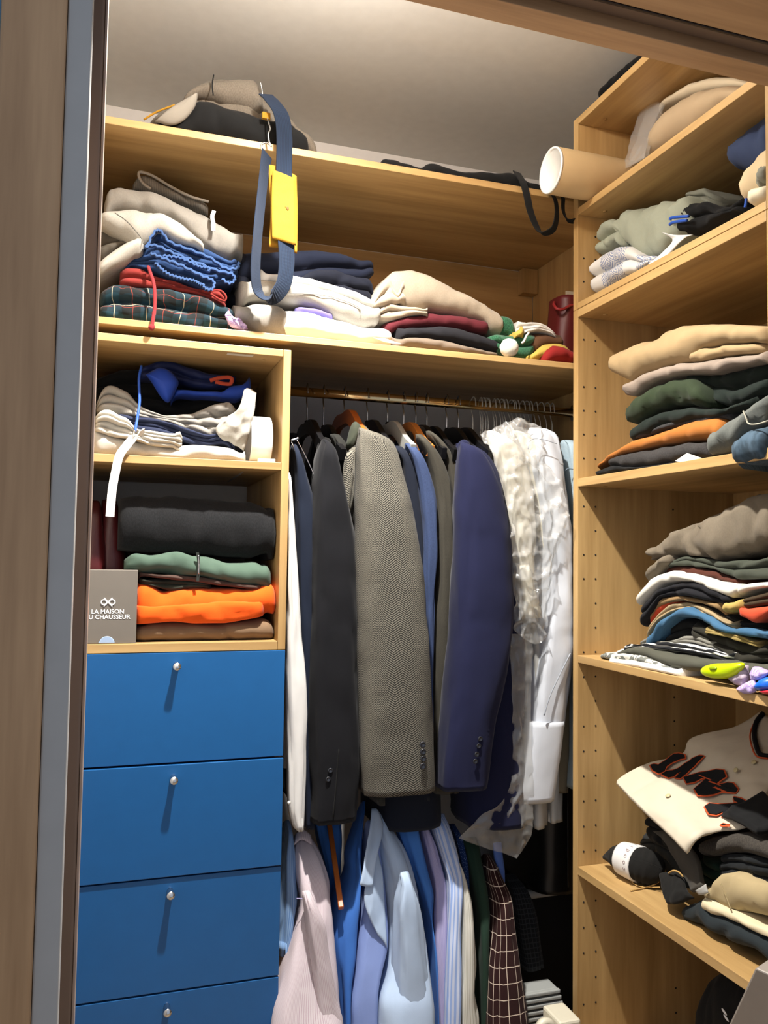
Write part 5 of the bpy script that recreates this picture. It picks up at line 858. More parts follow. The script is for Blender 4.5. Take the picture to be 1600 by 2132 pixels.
fold('sweater', 'dark charcoal sweater squeezed under the green one', 'sweater', [(1.325,-.210,1.627),(1.325,-.303,1.635),(1.325,-.399,1.639),(1.325,-.520,1.633),(1.325,-.552,1.632)], [(1.325,-.214,1.617),(1.325,-.303,1.623),(1.325,-.399,1.628),(1.325,-.520,1.621),(1.325,-.552,1.619)], 1.305, 1.6, WO('dark_charcoal_wool', '2b2a2a', '454444'), 1, B3, fr='R')
fold('sweater', 'orange ochre sweater near the bottom of the third bay', 'sweater', [(1.305,-.089,1.563),(1.305,-.147,1.589),(1.305,-.238,1.613),(1.305,-.314,1.616),(1.305,-.388,1.623),(1.305,-.443,1.632),(1.305,-.527,1.628),(1.305,-.542,1.614)], [(1.305,-.091,1.560),(1.305,-.138,1.577),(1.305,-.216,1.585),(1.305,-.329,1.588),(1.305,-.387,1.587),(1.305,-.494,1.578),(1.305,-.541,1.576)], 1.285, 1.6, WO('ochre_orange_wool', 'a06228'), 1, B3, fr='R')
t = Thing('sweater', 'charcoal marl sweater with a care label in the third bay', 'sweater', B3)
t.part('folded_body', slab([(1.295,-.145,1.569),(1.295,-.167,1.581),(1.295,-.230,1.584),(1.295,-.343,1.584),(1.295,-.419,1.583),(1.295,-.502,1.576),(1.295,-.511,1.559)], [(1.295,-.145,1.564),(1.295,-.194,1.552),(1.295,-.302,1.539),(1.295,-.396,1.541),(1.295,-.454,1.540),(1.295,-.510,1.541)], 1.28, 1.6, 'R', 1, .004, 119), WO('charcoal_marl_wool', '2c2a29', '444140'))
t.part('care_label', cloth([[(1.276,-.419,1.543),(1.271,-.445,1.537),(1.271,-.470,1.537)], [(1.280,-.455,1.556),(1.276,-.478,1.549),(1.274,-.511,1.538)]], .0012, 10, 8, .001), OFFW); t.done()
fold('sweater', 'thin black sweater lying on the third bay board', 'sweater', [(1.285,-.087,1.547),(1.285,-.129,1.555),(1.285,-.168,1.559),(1.285,-.275,1.542),(1.285,-.394,1.539)], [(1.285,-.087,1.544),(1.285,-.209,1.540),(1.285,-.316,1.539),(1.285,-.394,1.538)], 1.278, 1.55, BLACK, 1, B3, fr='R')
t = Thing('jeans', 'grey blue jeans bundle at the near end of the third bay', 'jeans')
t.part('leg', slab([(1.275,-.526,1.565),(1.275,-.536,1.584),(1.275,-.578,1.606),(1.275,-.629,1.619),(1.275,-.667,1.638),(1.275,-.721,1.658)], [(1.275,-.528,1.560),(1.275,-.549,1.539),(1.275,-.577,1.541),(1.275,-.637,1.574),(1.275,-.720,1.593)], 1.26, 1.6, 'R', 1, .006, 121, rnd=.6), F('grey_denim', '5f625d', '4b4e4c', .4))
t.part('blue_leg', slab([(1.265,-.610,1.543),(1.265,-.643,1.575),(1.265,-.702,1.582),(1.265,-.731,1.586)], [(1.265,-.614,1.531),(1.265,-.633,1.510),(1.265,-.700,1.514),(1.265,-.729,1.516)], 1.25, 1.58, 'R', 1, .006, 122, rnd=.5), F('blue_denim', '33434f', '4d6172', .5, sc_=.2))
t.part('pocket_seam', cord([(1.255,-.652,1.613),(1.255,-.659,1.599),(1.255,-.666,1.586),(1.255,-.688,1.582),(1.255,-.715,1.584)], .0016), F('pale_stitch', 'a09c8c')); t.done()

# ------------------------------------------------------------------ right unit: fourth bay
B4 = 'shirts stacked in the fourth bay of the right unit'
def f4(label, cat_, top, bot, mat, x=1.31, n=2, wr=.004, name='t_shirt', d=.3): return fold(name, label, cat_, top, bot, x, x+d, mat, n, B4, fr='R', wr=wr)
t = Thing('linen_shirt', 'large taupe linen shirt crumpled on top of the fourth bay stack', 'shirt', B4)
LIN = F('taupe_linen', '6e6455', '5c5345', .3)
t.part('body', slab([(1.350,-.242,1.338),(1.350,-.251,1.348),(1.350,-.315,1.371),(1.350,-.365,1.397),(1.350,-.420,1.412),(1.350,-.488,1.435),(1.350,-.549,1.457),(1.350,-.640,1.466)], [(1.350,-.242,1.322),(1.350,-.283,1.328),(1.350,-.346,1.333),(1.350,-.401,1.334),(1.350,-.480,1.317),(1.350,-.503,1.327),(1.350,-.580,1.338),(1.350,-.638,1.355)], 1.32, 1.66, 'R', 1, .014, 131, rnd=.35), LIN)
t.part('sleeve_end', slab([(1.325,-.251,1.294),(1.325,-.272,1.317),(1.325,-.288,1.335),(1.325,-.317,1.333),(1.325,-.340,1.328)], [(1.325,-.253,1.283),(1.325,-.276,1.279),(1.325,-.304,1.292),(1.325,-.320,1.310),(1.325,-.340,1.323)], 1.31, 1.5, 'R', 1, .006, 132), LIN); t.done()
f4('grey green T-shirt under the taupe linen shirt', 'shirt', [(1.340,-.316,1.319),(1.340,-.377,1.334),(1.340,-.499,1.323),(1.340,-.573,1.326),(1.340,-.648,1.338)], [(1.340,-.316,1.311),(1.340,-.395,1.312),(1.340,-.482,1.302),(1.340,-.533,1.285),(1.340,-.647,1.292)], F('grey_green_cotton', '3d4137'), 1.325, 2, .006)
f4('rust brown T-shirt under the grey green one', 'shirt', [(1.350,-.295,1.302),(1.350,-.330,1.312),(1.350,-.401,1.310),(1.350,-.470,1.300),(1.350,-.540,1.280)], [(1.350,-.295,1.295),(1.350,-.383,1.289),(1.350,-.453,1.284),(1.350,-.540,1.275)], F('rust_cotton', '4a2418'), 1.335, 1)
t = Thing('t_shirt', 'white T-shirt arched over the fourth bay stack', 'shirt', B4)
t.part('body', slab([(1.320,-.223,1.228),(1.320,-.262,1.275),(1.320,-.307,1.292),(1.320,-.362,1.302),(1.320,-.420,1.294),(1.320,-.489,1.282),(1.320,-.565,1.278)], [(1.320,-.224,1.224),(1.320,-.245,1.218),(1.320,-.291,1.250),(1.320,-.327,1.269),(1.320,-.384,1.278),(1.320,-.441,1.275),(1.320,-.489,1.263),(1.320,-.544,1.244),(1.320,-.565,1.263)], 1.305, 1.6, 'R', 1, .004, 134), F('offwhite_cotton_tee', 'd8d4c8'))
t.part('sleeve', slab([(1.320,-.553,1.275),(1.320,-.583,1.278),(1.320,-.668,1.284)], [(1.320,-.552,1.251),(1.320,-.583,1.263),(1.320,-.668,1.279)], 1.31, 1.55, 'R', 1, .004, 135), F('offwhite_cotton_tee', 'd8d4c8')); t.done()
f4('dark blue black T-shirt under the white one', 'shirt', [(1.315,-.234,1.188),(1.315,-.247,1.219),(1.315,-.297,1.250),(1.315,-.353,1.269),(1.315,-.408,1.278),(1.315,-.461,1.275),(1.315,-.511,1.260),(1.315,-.541,1.240)], [(1.315,-.237,1.180),(1.315,-.256,1.177),(1.315,-.272,1.193),(1.315,-.313,1.237),(1.315,-.408,1.247),(1.315,-.461,1.239),(1.315,-.517,1.231),(1.315,-.541,1.237)], F('blue_black_cotton', '131318'), 1.305)
t = Thing('t_shirt', 'tan T-shirt with a mustard sleeve end in the fourth bay', 'shirt', B4)
t.part('body', slab([(1.325,-.257,1.193),(1.325,-.304,1.236),(1.325,-.377,1.246),(1.325,-.448,1.237),(1.325,-.508,1.231)], [(1.325,-.261,1.181),(1.325,-.308,1.218),(1.325,-.377,1.234),(1.325,-.448,1.231),(1.325,-.508,1.219)], 1.315, 1.6, 'R', 1, .004, 137), F('tan_cotton', '8a6f4a'))
t.part('sleeve_end', slab([(1.310,-.520,1.230),(1.310,-.545,1.239),(1.310,-.576,1.242),(1.310,-.582,1.238)], [(1.310,-.521,1.225),(1.310,-.554,1.217),(1.310,-.569,1.228),(1.310,-.582,1.234)], 1.30, 1.5, 'R', 1, .003, 138), F('mustard_cotton', 'ab9250'))
t.part('back_panel', slab([(1.330,-.538,1.235),(1.330,-.571,1.246),(1.330,-.657,1.271)], [(1.330,-.537,1.217),(1.330,-.571,1.230),(1.330,-.657,1.242)], 1.315, 1.55, 'R', 2, .003, 139), F('dark_brown_cotton', '3a2d1c')); t.done()
t = Thing('t_shirt', 'vermilion red T-shirt showing at both ends of the stack', 'shirt', B4)
VER = F('vermilion_cotton', 'c4492c')
t.part('fold', slab([(1.330,-.251,1.176),(1.330,-.285,1.214),(1.330,-.333,1.238),(1.330,-.356,1.236)], [(1.330,-.254,1.171),(1.330,-.293,1.198),(1.330,-.355,1.231)], 1.322, 1.6, 'R', 1, .003, 140), VER)
t.part('sleeve_end', slab([(1.305,-.573,1.222),(1.305,-.599,1.230),(1.305,-.653,1.238),(1.305,-.683,1.243)], [(1.305,-.575,1.218),(1.305,-.619,1.200),(1.305,-.653,1.220),(1.305,-.683,1.233)], 1.295, 1.55, 'R', 1, .004, 141), VER); t.done()
f4('beige T-shirt arched above the denim blue one', 'shirt', [(1.325,-.248,1.147),(1.325,-.283,1.186),(1.325,-.339,1.223),(1.325,-.395,1.232),(1.325,-.448,1.224),(1.325,-.498,1.207),(1.325,-.541,1.191)], [(1.325,-.252,1.142),(1.325,-.299,1.180),(1.325,-.358,1.211),(1.325,-.413,1.216),(1.325,-.482,1.200),(1.325,-.541,1.189)], F('beige_cotton_tee', '9e8a68'), 1.315)
f4('black T-shirt folded behind the beige one', 'shirt', [(1.345,-.417,1.227),(1.345,-.491,1.218),(1.345,-.554,1.197),(1.345,-.641,1.206)], [(1.345,-.424,1.219),(1.345,-.517,1.187),(1.345,-.640,1.191)], BLACK, 1.335)
f4('denim blue T-shirt in the middle of the fourth bay', 'shirt', [(1.315,-.268,1.133),(1.315,-.313,1.179),(1.315,-.371,1.212),(1.315,-.415,1.223),(1.315,-.460,1.212),(1.315,-.526,1.192),(1.315,-.557,1.185),(1.315,-.587,1.192),(1.315,-.644,1.190),(1.315,-.672,1.190)], [(1.315,-.270,1.125),(1.315,-.296,1.130),(1.315,-.328,1.164),(1.315,-.389,1.197),(1.315,-.443,1.197),(1.315,-.510,1.181),(1.315,-.557,1.174),(1.315,-.633,1.173),(1.315,-.672,1.177)], F('denim_blue_cotton', '3b617f'), 1.30, 1, .005)
f4('black T-shirt inside the fold of the denim blue one', 'shirt', [(1.340,-.267,1.133),(1.340,-.319,1.173),(1.340,-.387,1.197),(1.340,-.430,1.191),(1.340,-.500,1.168)], [(1.340,-.271,1.128),(1.340,-.326,1.139),(1.340,-.429,1.158),(1.340,-.500,1.153)], BLACK, 1.325, 2, .006)
f4('khaki T-shirt edge under the denim blue one', 'shirt', [(1.325,-.465,1.178),(1.325,-.545,1.176),(1.325,-.602,1.168),(1.325,-.619,1.160)], [(1.325,-.466,1.173),(1.325,-.545,1.167),(1.325,-.605,1.157),(1.325,-.619,1.158)], F('khaki_cotton', '8d7a48'), 1.305)
f4('dark olive shirt slumped at the near side of the stack', 'shirt', [(1.335,-.415,1.191),(1.335,-.502,1.167),(1.335,-.565,1.162),(1.335,-.650,1.158)], [(1.335,-.421,1.158),(1.335,-.518,1.130),(1.335,-.561,1.117),(1.335,-.650,1.129)], F('dark_olive_twill', '26241c'), 1.315, 2, .006)
f4('small grey T-shirt above the striped one', 'shirt', [(1.325,-.220,1.119),(1.325,-.258,1.141),(1.325,-.283,1.132),(1.325,-.346,1.141),(1.325,-.394,1.156),(1.325,-.448,1.160),(1.325,-.493,1.146)], [(1.325,-.222,1.117),(1.325,-.283,1.124),(1.325,-.346,1.135),(1.325,-.412,1.142),(1.325,-.464,1.141),(1.325,-.493,1.143)], F('mid_grey_cotton', '7b7970'), 1.31)
f4('black and white striped T-shirt low in the fourth bay', 'shirt', [(1.315,-.181,1.108),(1.315,-.272,1.128),(1.315,-.351,1.139),(1.315,-.425,1.142),(1.315,-.486,1.141),(1.315,-.525,1.132),(1.315,-.549,1.126)], [(1.315,-.184,1.104),(1.315,-.272,1.118),(1.315,-.389,1.121),(1.315,-.476,1.122),(1.315,-.548,1.121)], F('striped_breton_cotton', 'd8d6ce', pat=hstripes('15161a', .017, .62)), 1.295, 2, .003)
f4('grey khaki T-shirt spread over the bottom of the stack', 'shirt', [(1.305,-.169,1.093),(1.305,-.222,1.112),(1.305,-.286,1.121),(1.305,-.364,1.118),(1.305,-.471,1.119),(1.305,-.537,1.122),(1.305,-.597,1.123),(1.305,-.681,1.130)], [(1.305,-.173,1.090),(1.305,-.256,1.099),(1.305,-.325,1.088),(1.305,-.401,1.085),(1.305,-.464,1.087),(1.305,-.567,1.094),(1.305,-.681,1.102)], F('grey_khaki_cotton', '4d4d42'), 1.285, 1, .004)
f4('white and grey patterned T-shirt near the bottom', 'shirt', [(1.295,-.103,1.078),(1.295,-.151,1.092),(1.295,-.197,1.097),(1.295,-.279,1.102),(1.295,-.386,1.086)], [(1.295,-.106,1.075),(1.295,-.170,1.076),(1.295,-.279,1.084),(1.295,-.386,1.082)], F('grey_print_cotton', 'cfccc2', pat=blotch('6a6c66', .5, 55)), 1.28, 1, .003)
f4('plain white T-shirt on the fourth bay board', 'shirt', [(1.285,-.159,1.080),(1.285,-.251,1.087),(1.285,-.333,1.088),(1.285,-.428,1.084)], [(1.285,-.161,1.070),(1.285,-.272,1.071),(1.285,-.390,1.074),(1.285,-.428,1.076)], F('bright_white_cotton', 'f0eee6'), 1.272, 1, .002)
t = Thing('brush', 'neon yellow plastic brush handle on the fourth bay board', 'brush')
t.part('handle', puff([(1.272,-.504,1.098),(1.272,-.515,1.106),(1.272,-.544,1.115),(1.272,-.590,1.122),(1.272,-.626,1.127),(1.272,-.628,1.118),(1.272,-.605,1.100),(1.272,-.575,1.089),(1.272,-.540,1.085),(1.272,-.515,1.087),(1.272,-.505,1.092)], .016, (1, .2, 0), 0, 1), plain('neon_yellow_plastic', 'c6e000', .35))
t.part('hang_hole', puff([(1.257,-.546,1.108),(1.257,-.555,1.113),(1.257,-.568,1.113),(1.257,-.571,1.108),(1.257,-.562,1.104),(1.257,-.551,1.104)], .004, (1, .2, 0), 0, 1), plain('dark_neon_plastic', '8fa400', .4)); t.done()
t = Thing('lavender_sachet', 'lilac organza sachet tied in the middle at the shelf edge', 'sachet')
t.part('pouch', puff([(1.285,-.573,1.093),(1.285,-.587,1.108),(1.285,-.620,1.122),(1.285,-.628,1.107),(1.285,-.628,1.095),(1.285,-.613,1.080),(1.285,-.587,1.082)], .018, (1, .3, .2), .006, 5, ws=70), F('pale_print_organza', 'b9a8b4', '8d7f94', .7, rough=.4))
t.part('frill', puff([(1.275,-.639,1.109),(1.275,-.651,1.123),(1.275,-.678,1.122),(1.275,-.689,1.116),(1.275,-.670,1.101),(1.275,-.645,1.097)], .012, (1, .3, .2), .006, 6, ws=80), LAV)
t.part('skirt', puff([(1.270,-.633,1.090),(1.270,-.656,1.099),(1.270,-.664,1.088),(1.270,-.659,1.076),(1.270,-.636,1.070),(1.270,-.613,1.072),(1.270,-.610,1.076)], .010, (1, .3, .2), .005, 7, ws=90), LAV); t.done()
t = Thing('plastic_toy', 'blue and red plastic toy beside the lilac sachet', 'toy')
t.part('blue_shell', puff([(1.275,-.656,1.085),(1.275,-.672,1.101),(1.275,-.691,1.110),(1.275,-.707,1.106),(1.275,-.707,1.090),(1.275,-.685,1.082),(1.275,-.666,1.080)], .02, (1, 0, 0), 0, 1), plain('vivid_blue_plastic', '1565d8', .35)); t.part('red_base', puff([(1.270,-.672,1.080),(1.270,-.691,1.085),(1.270,-.712,1.090),(1.270,-.712,1.082),(1.270,-.691,1.077)], .015, (1, 0, 0), 0, 1), plain('vivid_red_plastic', 'c4202c', .4)); t.done()

# ------------------------------------------------------------------ right unit: fifth bay
JC = [[(1.345,-.094,.752),(1.325,-.222,.729),(1.310,-.331,.712),(1.295,-.429,.697)], [(1.360,-.089,.764),(1.345,-.207,.744),(1.330,-.324,.739),(1.310,-.447,.732)], [(1.420,-.125,.807),(1.400,-.212,.780),(1.390,-.301,.764),(1.360,-.444,.743)], [(1.470,-.188,.843),(1.460,-.248,.821),(1.450,-.321,.800),(1.400,-.486,.761)], [(1.500,-.191,.877),(1.500,-.262,.868),(1.480,-.375,.846),(1.440,-.493,.809)], [(1.560,-.282,.923),(1.550,-.339,.910),(1.530,-.397,.884),(1.480,-.475,.833)], [(1.600,-.320,.967),(1.590,-.361,.952),(1.570,-.407,.916),(1.520,-.471,.867)]]
t = Thing('baseball_jersey', 'cream baseball jersey with black and orange lettering in the fifth bay', 'jersey')
JM = F('cream_jersey_polyester', 'cbc0ab', rough=.75)
jb = t.part('body', cloth(JC, .016, 64, 64, .004, 3, 12), JM)
JS = surf(JC, 64, 64); JDU = np.gradient(JS, axis=1); JDV = np.gradient(JS, axis=0); JN = np.cross(JDU, JDV); JN /= np.linalg.norm(JN, axis=2, keepdims=True)
if JN[30, 30, 0] > 0: JN = -JN
def jp(u, v, off):
    """point of the jersey surface at (u, v), lifted by off"""
    x, y = u*63, v*63; i, j = min(62, int(x)), min(62, int(y)); a, b = x-i, y-j
    f = lambda A: (A[j, i]*(1-a)*(1-b)+A[j, i+1]*a*(1-b)+A[j+1, i]*(1-a)*b+A[j+1, i+1]*a*b)
    return tuple(f(JS)+f(JN)*off)
def patch(poly, off, th=.0012, grow=0.):
    from mathutils.geometry import tessellate_polygon
    Q = []
    for (u0_, v0_), (u1_, v1_) in zip(poly, poly[1:]+poly[:1]):
        for k in range(3): Q.append((u0_+(u1_-u0_)*k/3, v0_+(v1_-v0_)*k/3))
    P = arr([jp(u, v, off) for u, v in Q]); n_ = len(P)
    if grow:
        nm = JN[30, 30]; T = np.roll(P, -3, 0)-np.roll(P, 3, 0); o_ = np.cross(T, nm); o_ /= np.maximum(1e-6, np.linalg.norm(o_, axis=1, keepdims=True))
        ar = sum(np.dot(np.cross(P[k]-P[0], P[(k+1) % n_]-P[0]), nm) for k in range(n_)); P = P+o_*grow*(1 if ar > 0 else -1)
    P2 = P-JN[30, 30]*th; Fc = [tuple(f) for f in tessellate_polygon([[Vector(q) for q in P]])]
    return [tuple(q) for q in P]+[tuple(q) for q in P2], Fc+[tuple(i+n_ for i in f[::-1]) for f in Fc]+[(i, (i+1) % n_, (i+1) % n_+n_, i+n_) for i in range(n_)], None, False
JL = {'I': [(0.085, 0.332), (0.161, 0.327), (0.236, 0.342), (0.241, 0.372), (0.181, 0.397), (0.151, 0.432), (0.146, 0.472), (0.171, 0.497), (0.116, 0.508), (0.050, 0.487), (0.025, 0.462), (0.060, 0.432), (0.095, 0.407), (0.126, 0.367), (0.095, 0.352)],
      'A': [(0.266, 0.352), (0.347, 0.367), (0.362, 0.392), (0.342, 0.412), (0.337, 0.437), (0.372, 0.412), (0.392, 0.392), (0.432, 0.407), (0.407, 0.442), (0.372, 0.477), (0.357, 0.533), (0.382, 0.603), (0.327, 0.583), (0.261, 0.533), (0.251, 0.477), (0.281, 0.432), (0.276, 0.407), (0.251, 0.382)],
      'N': [(0.442, 0.422), (0.553, 0.407), (0.588, 0.442), (0.588, 0.482), (0.618, 0.503), (0.648, 0.442), (0.658, 0.412), (0.724, 0.402), (0.754, 0.437), (0.769, 0.472), (0.779, 0.528), (0.814, 0.563), (0.834, 0.583), (0.824, 0.603), (0.769, 0.603), (0.744, 0.583), (0.734, 0.558), (0.709, 0.523), (0.698, 0.563), (0.693, 0.598), (0.633, 0.613), (0.588, 0.588), (0.553, 0.543), (0.497, 0.497), (0.467, 0.457)],
      'T': [(0.829, 0.382), (0.889, 0.367), (0.910, 0.397), (0.899, 0.447), (0.925, 0.417), (0.915, 0.477), (0.910, 0.548), (0.925, 0.598), (0.884, 0.583), (0.849, 0.558), (0.869, 0.548), (0.894, 0.558), (0.869, 0.513), (0.844, 0.452), (0.819, 0.417)],
      'S': [(1.000, 0.367), (0.990, 0.387), (1.000, 0.397), (1.000, 0.422), (1.000, 0.417), (1.000, 0.422), (1.000, 0.397), (1.000, 0.382)]}
for k_, poly in JL.items():
    lt = t.part('letter', patch(poly, .0140), F('black_twill', '0e0f12'), jb)
    t.part('letter_border', patch(poly, .0125, .0012, .0034), F('orange_twill', 'c4532a'), lt)
CL = [(.171, .99), (.221, .915), (.377, .854), (.588, .819), (.693, .819), (.784, .889)]
t.part('collar_trim', cord([jp(u, v, .012) for u, v in CL], .0055, 10, 40, flat=1.), F('black_twill', '0e0f12'))
t.part('collar_piping', cord([jp(u, v-.025, .012) for u, v in CL], .002, 6, 40), F('orange_twill', 'c4532a'))
for u, v in ((.548, .276), (.688, .658), (.719, .759)):
    q = Vector(jp(u, v, .0115)); t.part('button', xform(lathe([(0, 0), (.006, 0), (.006, .002), (.004, .0026), (0, .002)], (0, 0, 0), 'z', 16), Matrix.Translation(q) @ Vector((0, 0, 1)).rotation_difference(Vector(JN[int(v*63), int(u*63)])).to_matrix().to_4x4()), plain('yellowed_button', 'c9bd92', .3))
t.done()
B5 = 'clothes in the fifth bay of the right unit'
thing('t_shirt', 'black T-shirt thrown over the baseball jersey', 'shirt', cloth([[(1.385,-.427,.769),(1.410,-.443,.789),(1.430,-.466,.810),(1.450,-.482,.831)], [(1.375,-.483,.773),(1.400,-.493,.786),(1.420,-.508,.802),(1.440,-.517,.821)], [(1.365,-.531,.777),(1.390,-.534,.781),(1.410,-.543,.793),(1.430,-.551,.809)], [(1.360,-.561,.773),(1.380,-.568,.778),(1.400,-.573,.786),(1.420,-.578,.796)]], .018, 30, 24, .004, 2, 16), BLACK, B5)
def f5(name, label, cat_, top, bot, mat, x, n=1, wr=.005, d=.25, **k): return fold(name, label, cat_, top, bot, x, x+d, mat, n, B5, fr='R', wr=wr, **k)
f5('t_shirt', 'black T-shirt under the left edge of the jersey', 'shirt', [(1.420,-.093,.654),(1.420,-.111,.675),(1.420,-.210,.679),(1.420,-.288,.654)], [(1.420,-.093,.622),(1.420,-.124,.610),(1.420,-.209,.620),(1.420,-.288,.609)], BLACK, 1.41, 2)
f5('trousers', 'dark folded trousers behind the tied sack', 'trousers', [(1.440,-.050,.580),(1.440,-.087,.606),(1.440,-.123,.620),(1.440,-.191,.629),(1.440,-.224,.621)], [(1.440,-.060,.569),(1.440,-.123,.566),(1.440,-.182,.545),(1.440,-.231,.506)], F('dark_grey_twill', '2d2e2d'), 1.43, 3)
t = Thing('trousers', 'grey trousers with one leg hanging down beside the tied sack', 'trousers', B5)
t.part('leg', cloth([[(1.400,-.167,.652),(1.400,-.203,.662),(1.400,-.244,.662)], [(1.380,-.258,.652),(1.370,-.306,.668),(1.370,-.351,.673)], [(1.370,-.298,.628),(1.355,-.355,.652),(1.360,-.389,.661)], [(1.355,-.355,.609),(1.340,-.402,.630),(1.345,-.417,.640)], [(1.340,-.400,.600),(1.330,-.428,.614),(1.335,-.439,.626)]], .016, 22, 40, .004, 3, 14), F('mid_grey_twill', '46423b'))
t.part('cuff_lining', cloth([[(1.325,-.414,.612),(1.322,-.438,.627),(1.325,-.452,.639)], [(1.325,-.427,.607),(1.322,-.448,.615),(1.325,-.460,.624)]], .006, 10, 8, .002), F('pale_lining', 'a9a8a2')); t.done()
f5('scarf', 'dark green scarf folded beside the grey trousers', 'scarf', [(1.400,-.336,.665),(1.400,-.350,.653),(1.400,-.403,.652),(1.400,-.406,.644)], [(1.400,-.335,.609),(1.400,-.353,.599),(1.400,-.378,.596),(1.400,-.406,.607)], F('deep_green_wool', '22362a'), 1.385, 3)
f5('sweater', 'charcoal brown rolled sweater under the jersey', 'sweater', [(1.370,-.378,.687),(1.370,-.405,.715),(1.370,-.472,.746),(1.370,-.550,.763),(1.370,-.607,.762)], [(1.370,-.380,.679),(1.370,-.415,.677),(1.370,-.472,.704),(1.370,-.534,.723),(1.370,-.607,.733)], F('charcoal_brown_wool', '35312c', '5a544c', .3), 1.355, 1, rnd=.8)
f5('trousers', 'black trousers between the charcoal roll and the cream pair', 'trousers', [(1.380,-.430,.688),(1.380,-.476,.706),(1.380,-.538,.721),(1.380,-.596,.730)], [(1.380,-.429,.634),(1.380,-.475,.653),(1.380,-.537,.665),(1.380,-.595,.680)], F('black_twill_trouser', '15181a'), 1.36, 3)
t = Thing('trousers', 'cream cotton trousers at the near end of the fifth bay', 'trousers', B5)
CRM = F('cream_cotton_twill', 'ab9973')
t.part('upper_fold', slab([(1.345,-.420,.609),(1.345,-.437,.622),(1.345,-.461,.638),(1.345,-.464,.664),(1.345,-.478,.672),(1.345,-.513,.682),(1.345,-.561,.685),(1.345,-.632,.700)], [(1.345,-.420,.606),(1.345,-.450,.600),(1.345,-.499,.598),(1.345,-.545,.612),(1.345,-.631,.640)], 1.33, 1.62, 'R', 1, .006, 155, rnd=.4), CRM)
t.part('lower_fold', slab([(1.335,-.427,.588),(1.335,-.442,.607),(1.335,-.495,.608),(1.335,-.556,.611),(1.335,-.641,.617)], [(1.335,-.428,.581),(1.335,-.449,.575),(1.335,-.510,.589),(1.335,-.571,.594),(1.335,-.641,.601)], 1.32, 1.6, 'R', 1, .004, 156), F('pale_cream_twill', 'd6c8a6'))
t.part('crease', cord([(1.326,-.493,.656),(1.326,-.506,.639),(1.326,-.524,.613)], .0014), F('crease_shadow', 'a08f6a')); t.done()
f5('trousers', 'dark blue grey trousers lying flat at the shelf front', 'trousers', [(1.330,-.362,.537),(1.330,-.378,.563),(1.330,-.435,.604),(1.330,-.452,.579),(1.330,-.516,.590),(1.330,-.576,.597),(1.330,-.646,.596)], [(1.330,-.364,.534),(1.330,-.417,.538),(1.330,-.522,.547),(1.330,-.590,.559),(1.330,-.645,.554)], F('blue_grey_twill', '20272a'), 1.315, 1, .006, .3)
t = Thing('shoe_bag', 'black cloth sack with white paper band and tan string', 'sack')
SKM = F('black_sack_cotton', '141311')
ax = [(1.334,-.051,.556),(1.344,-.091,.570),(1.348,-.127,.576),(1.356,-.164,.578),(1.372,-.186,.575),(1.390,-.191,.568),(1.400,-.194,.562),(1.402,-.198,.560)]
t.part('bag', cord(ax, [.004, .026, .037, .041, .042, .036, .018, .010], 28, 60, wob=.10, seed=3), SKM)
b0_, b1_ = [Vector(v) for v in [(1.346,-.119,.576),(1.358,-.172,.578)]]; bx = (b1_-b0_).normalized()
bd = t.part('paper_band', cord([tuple(b0_), tuple((b0_+b1_)/2), tuple(b1_)], [.0395, .0425, .0440], 40, 14), plain('white_band_paper', 'dcdad6', .6))
gl_ = []; sd_ = bx.cross(Vector((0, 0, 1))).normalized(); up_ = sd_.cross(bx)
if sd_.x > 0: sd_ = -sd_
for k_, ch in enumerate('coodil'):
    a_ = math.radians(-8+k_*20); nrm = sd_*math.cos(a_)+up_*math.sin(a_)*(1 if up_.z > 0 else -1); cu = bpy.data.curves.new('lettering', 'FONT'); cu.body = ch; cu.size = .017; cu.align_x = 'CENTER'; cu.extrude = .0002; cu.resolution_u = 3
    ob = bpy.data.objects.new('lettering', cu); COL.objects.link(ob); me = ob.evaluated_get(bpy.context.evaluated_depsgraph_get()).to_mesh()
    ey = -bx; ex = ey.cross(nrm); c_ = b0_+(b1_-b0_)*.85+nrm*.0438
    gl_.append(([tuple(c_+ex*v.co.x+ey*v.co.y+nrm*v.co.z) for v in me.vertices], [tuple(p.vertices) for p in me.polygons], None, False)); bpy.data.objects.remove(ob, do_unlink=True); bpy.data.curves.remove(cu)
t.part('lettering', join(*gl_), plain('rose_grey_ink', '9a8784', .7), bd)
t.part('neck_ruffle', cloth([[(1.345,-.268,.591),(1.350,-.277,.598),(1.360,-.284,.597)], [(1.325,-.302,.581),(1.335,-.324,.595),(1.350,-.346,.609)], [(1.315,-.323,.566),(1.320,-.355,.580),(1.335,-.380,.595)], [(1.312,-.339,.554),(1.318,-.372,.566),(1.330,-.407,.592)]], .016, 22, 24, .005, 4, 30), SKM)
TAN = F('tan_string', 'b08c52', 'c9a76b', .4, sc_=2)
nk = ax[-1]
t.part('string_loop', cord([(nk[0]+.0125*math.cos(a), nk[1]+.004*math.sin(a*2), nk[2]+.0125*math.sin(a)) for a in np.linspace(0, 2*math.pi, 12)], .0026, 8, 40), TAN)
t.part('string', cord([(1.381,-.215,.550),(1.364,-.217,.545),(1.351,-.206,.537),(1.329,-.207,.535),(1.305,-.210,.535)], .0017), TAN); t.part('string', cord([(1.371,-.233,.545),(1.356,-.211,.538),(1.342,-.197,.536),(1.337,-.178,.536),(1.341,-.155,.536)], .0014), TAN); t.part('string', cord([(1.335,-.313,.610),(1.330,-.335,.624),(1.330,-.354,.628),(1.335,-.364,.620)], .002), TAN)
t.done()
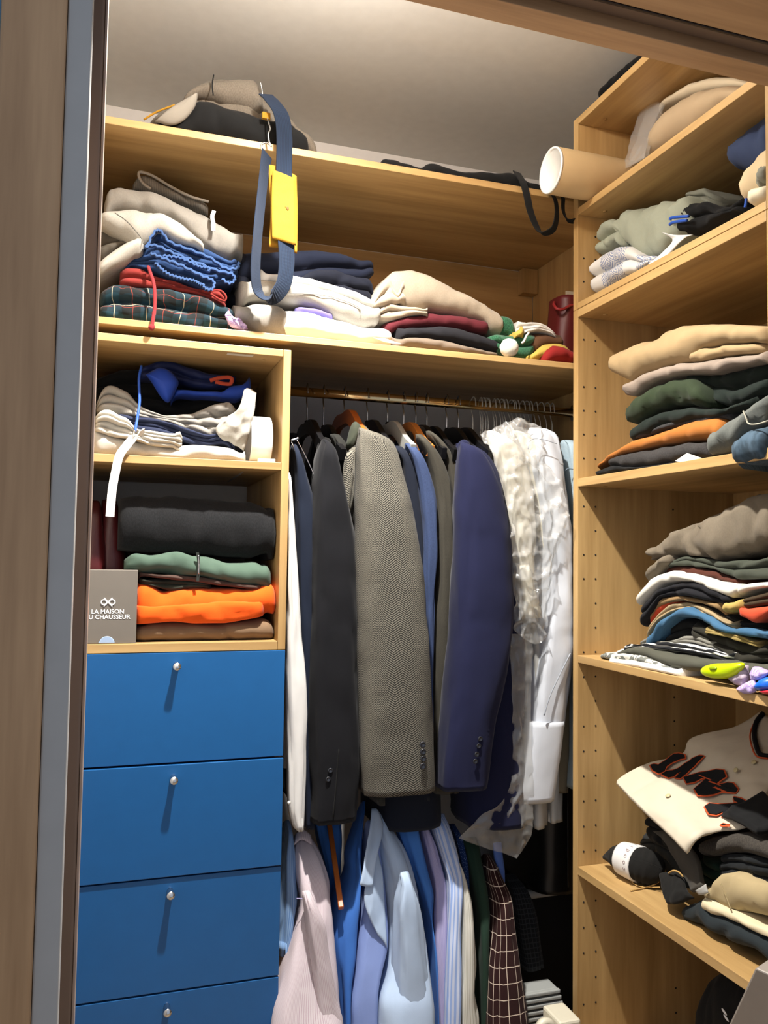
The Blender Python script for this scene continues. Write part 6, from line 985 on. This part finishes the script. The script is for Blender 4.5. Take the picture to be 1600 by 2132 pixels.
# ------------------------------------------------------------------ right unit: bottom bay
t = Thing('sports_bag', 'black bag with two white marks in the bottom bay', 'bag')
t.part('body', slab([(1.420,-.277,.265),(1.420,-.292,.307),(1.420,-.322,.361),(1.420,-.359,.402),(1.420,-.410,.430),(1.420,-.490,.446),(1.420,-.550,.448)], [(1.420,-.275,.118),(1.420,-.356,.165),(1.420,-.547,.277)], 1.40, 1.70, 'R', 1, .006, 161, rnd=.6, endr=.06), BLKCAN)
for p in [(1.392,-.423,.351),(1.392,-.429,.341)]: t.part('mark', puff([(p[0], p[1]+.0085*math.cos(a), p[2]+.0036*math.sin(a)-.003*math.cos(a)*-1) for a in np.linspace(0, 2*math.pi, 11)[:-1]], .001, (1, 0, 0), 0), INK)
t.done()
t = Thing('metal_box', 'grey metallic box with a dark slot in the bottom right corner', 'box')
MB_ = plain('grey_metal_paint', '938a80', .4, .1)
c0 = Vector([(1.150,-.783,.643)][0]); c1 = Vector([(1.150,-.720,.519)][0]); c2 = Vector([(1.220,-.747,.623)][0]); c3 = Vector([(1.100,-.874,.653)][0])
ev = (c1-c0).normalized(); c1 = c0+ev*.42; eh = Vector((.10, -.20, -.02)); ed = Vector((.17, .06, .01))
def hexa(o_, a, b, c):
    bm = bmesh.new(); vs = [bm.verts.new(o_+a*i+b*j+c*k) for i in (0, 1) for j in (0, 1) for k in (0, 1)]
    for f in ((0, 1, 3, 2), (4, 6, 7, 5), (0, 4, 5, 1), (2, 3, 7, 6), (0, 2, 6, 4), (1, 5, 7, 3)): bm.faces.new([vs[i] for i in f])
    bmesh.ops.recalc_face_normals(bm, faces=bm.faces[:]); bmesh.ops.bevel(bm, geom=bm.edges[:], offset=.003, segments=2, affect='EDGES', profile=.5); return from_bm(bm)
t.part('casing', hexa(c0, ev*.42, eh, ed), MB_)
nrm = ev.cross(eh).normalized(); nrm = -nrm if nrm.dot(Vector((-.3, -1, .5))) < 0 else nrm
t.part('slot', hexa(c0+ev*.085+eh*.28+nrm*.0002, ev*.2, eh.normalized()*.006, nrm*.001), HOLE); t.done()
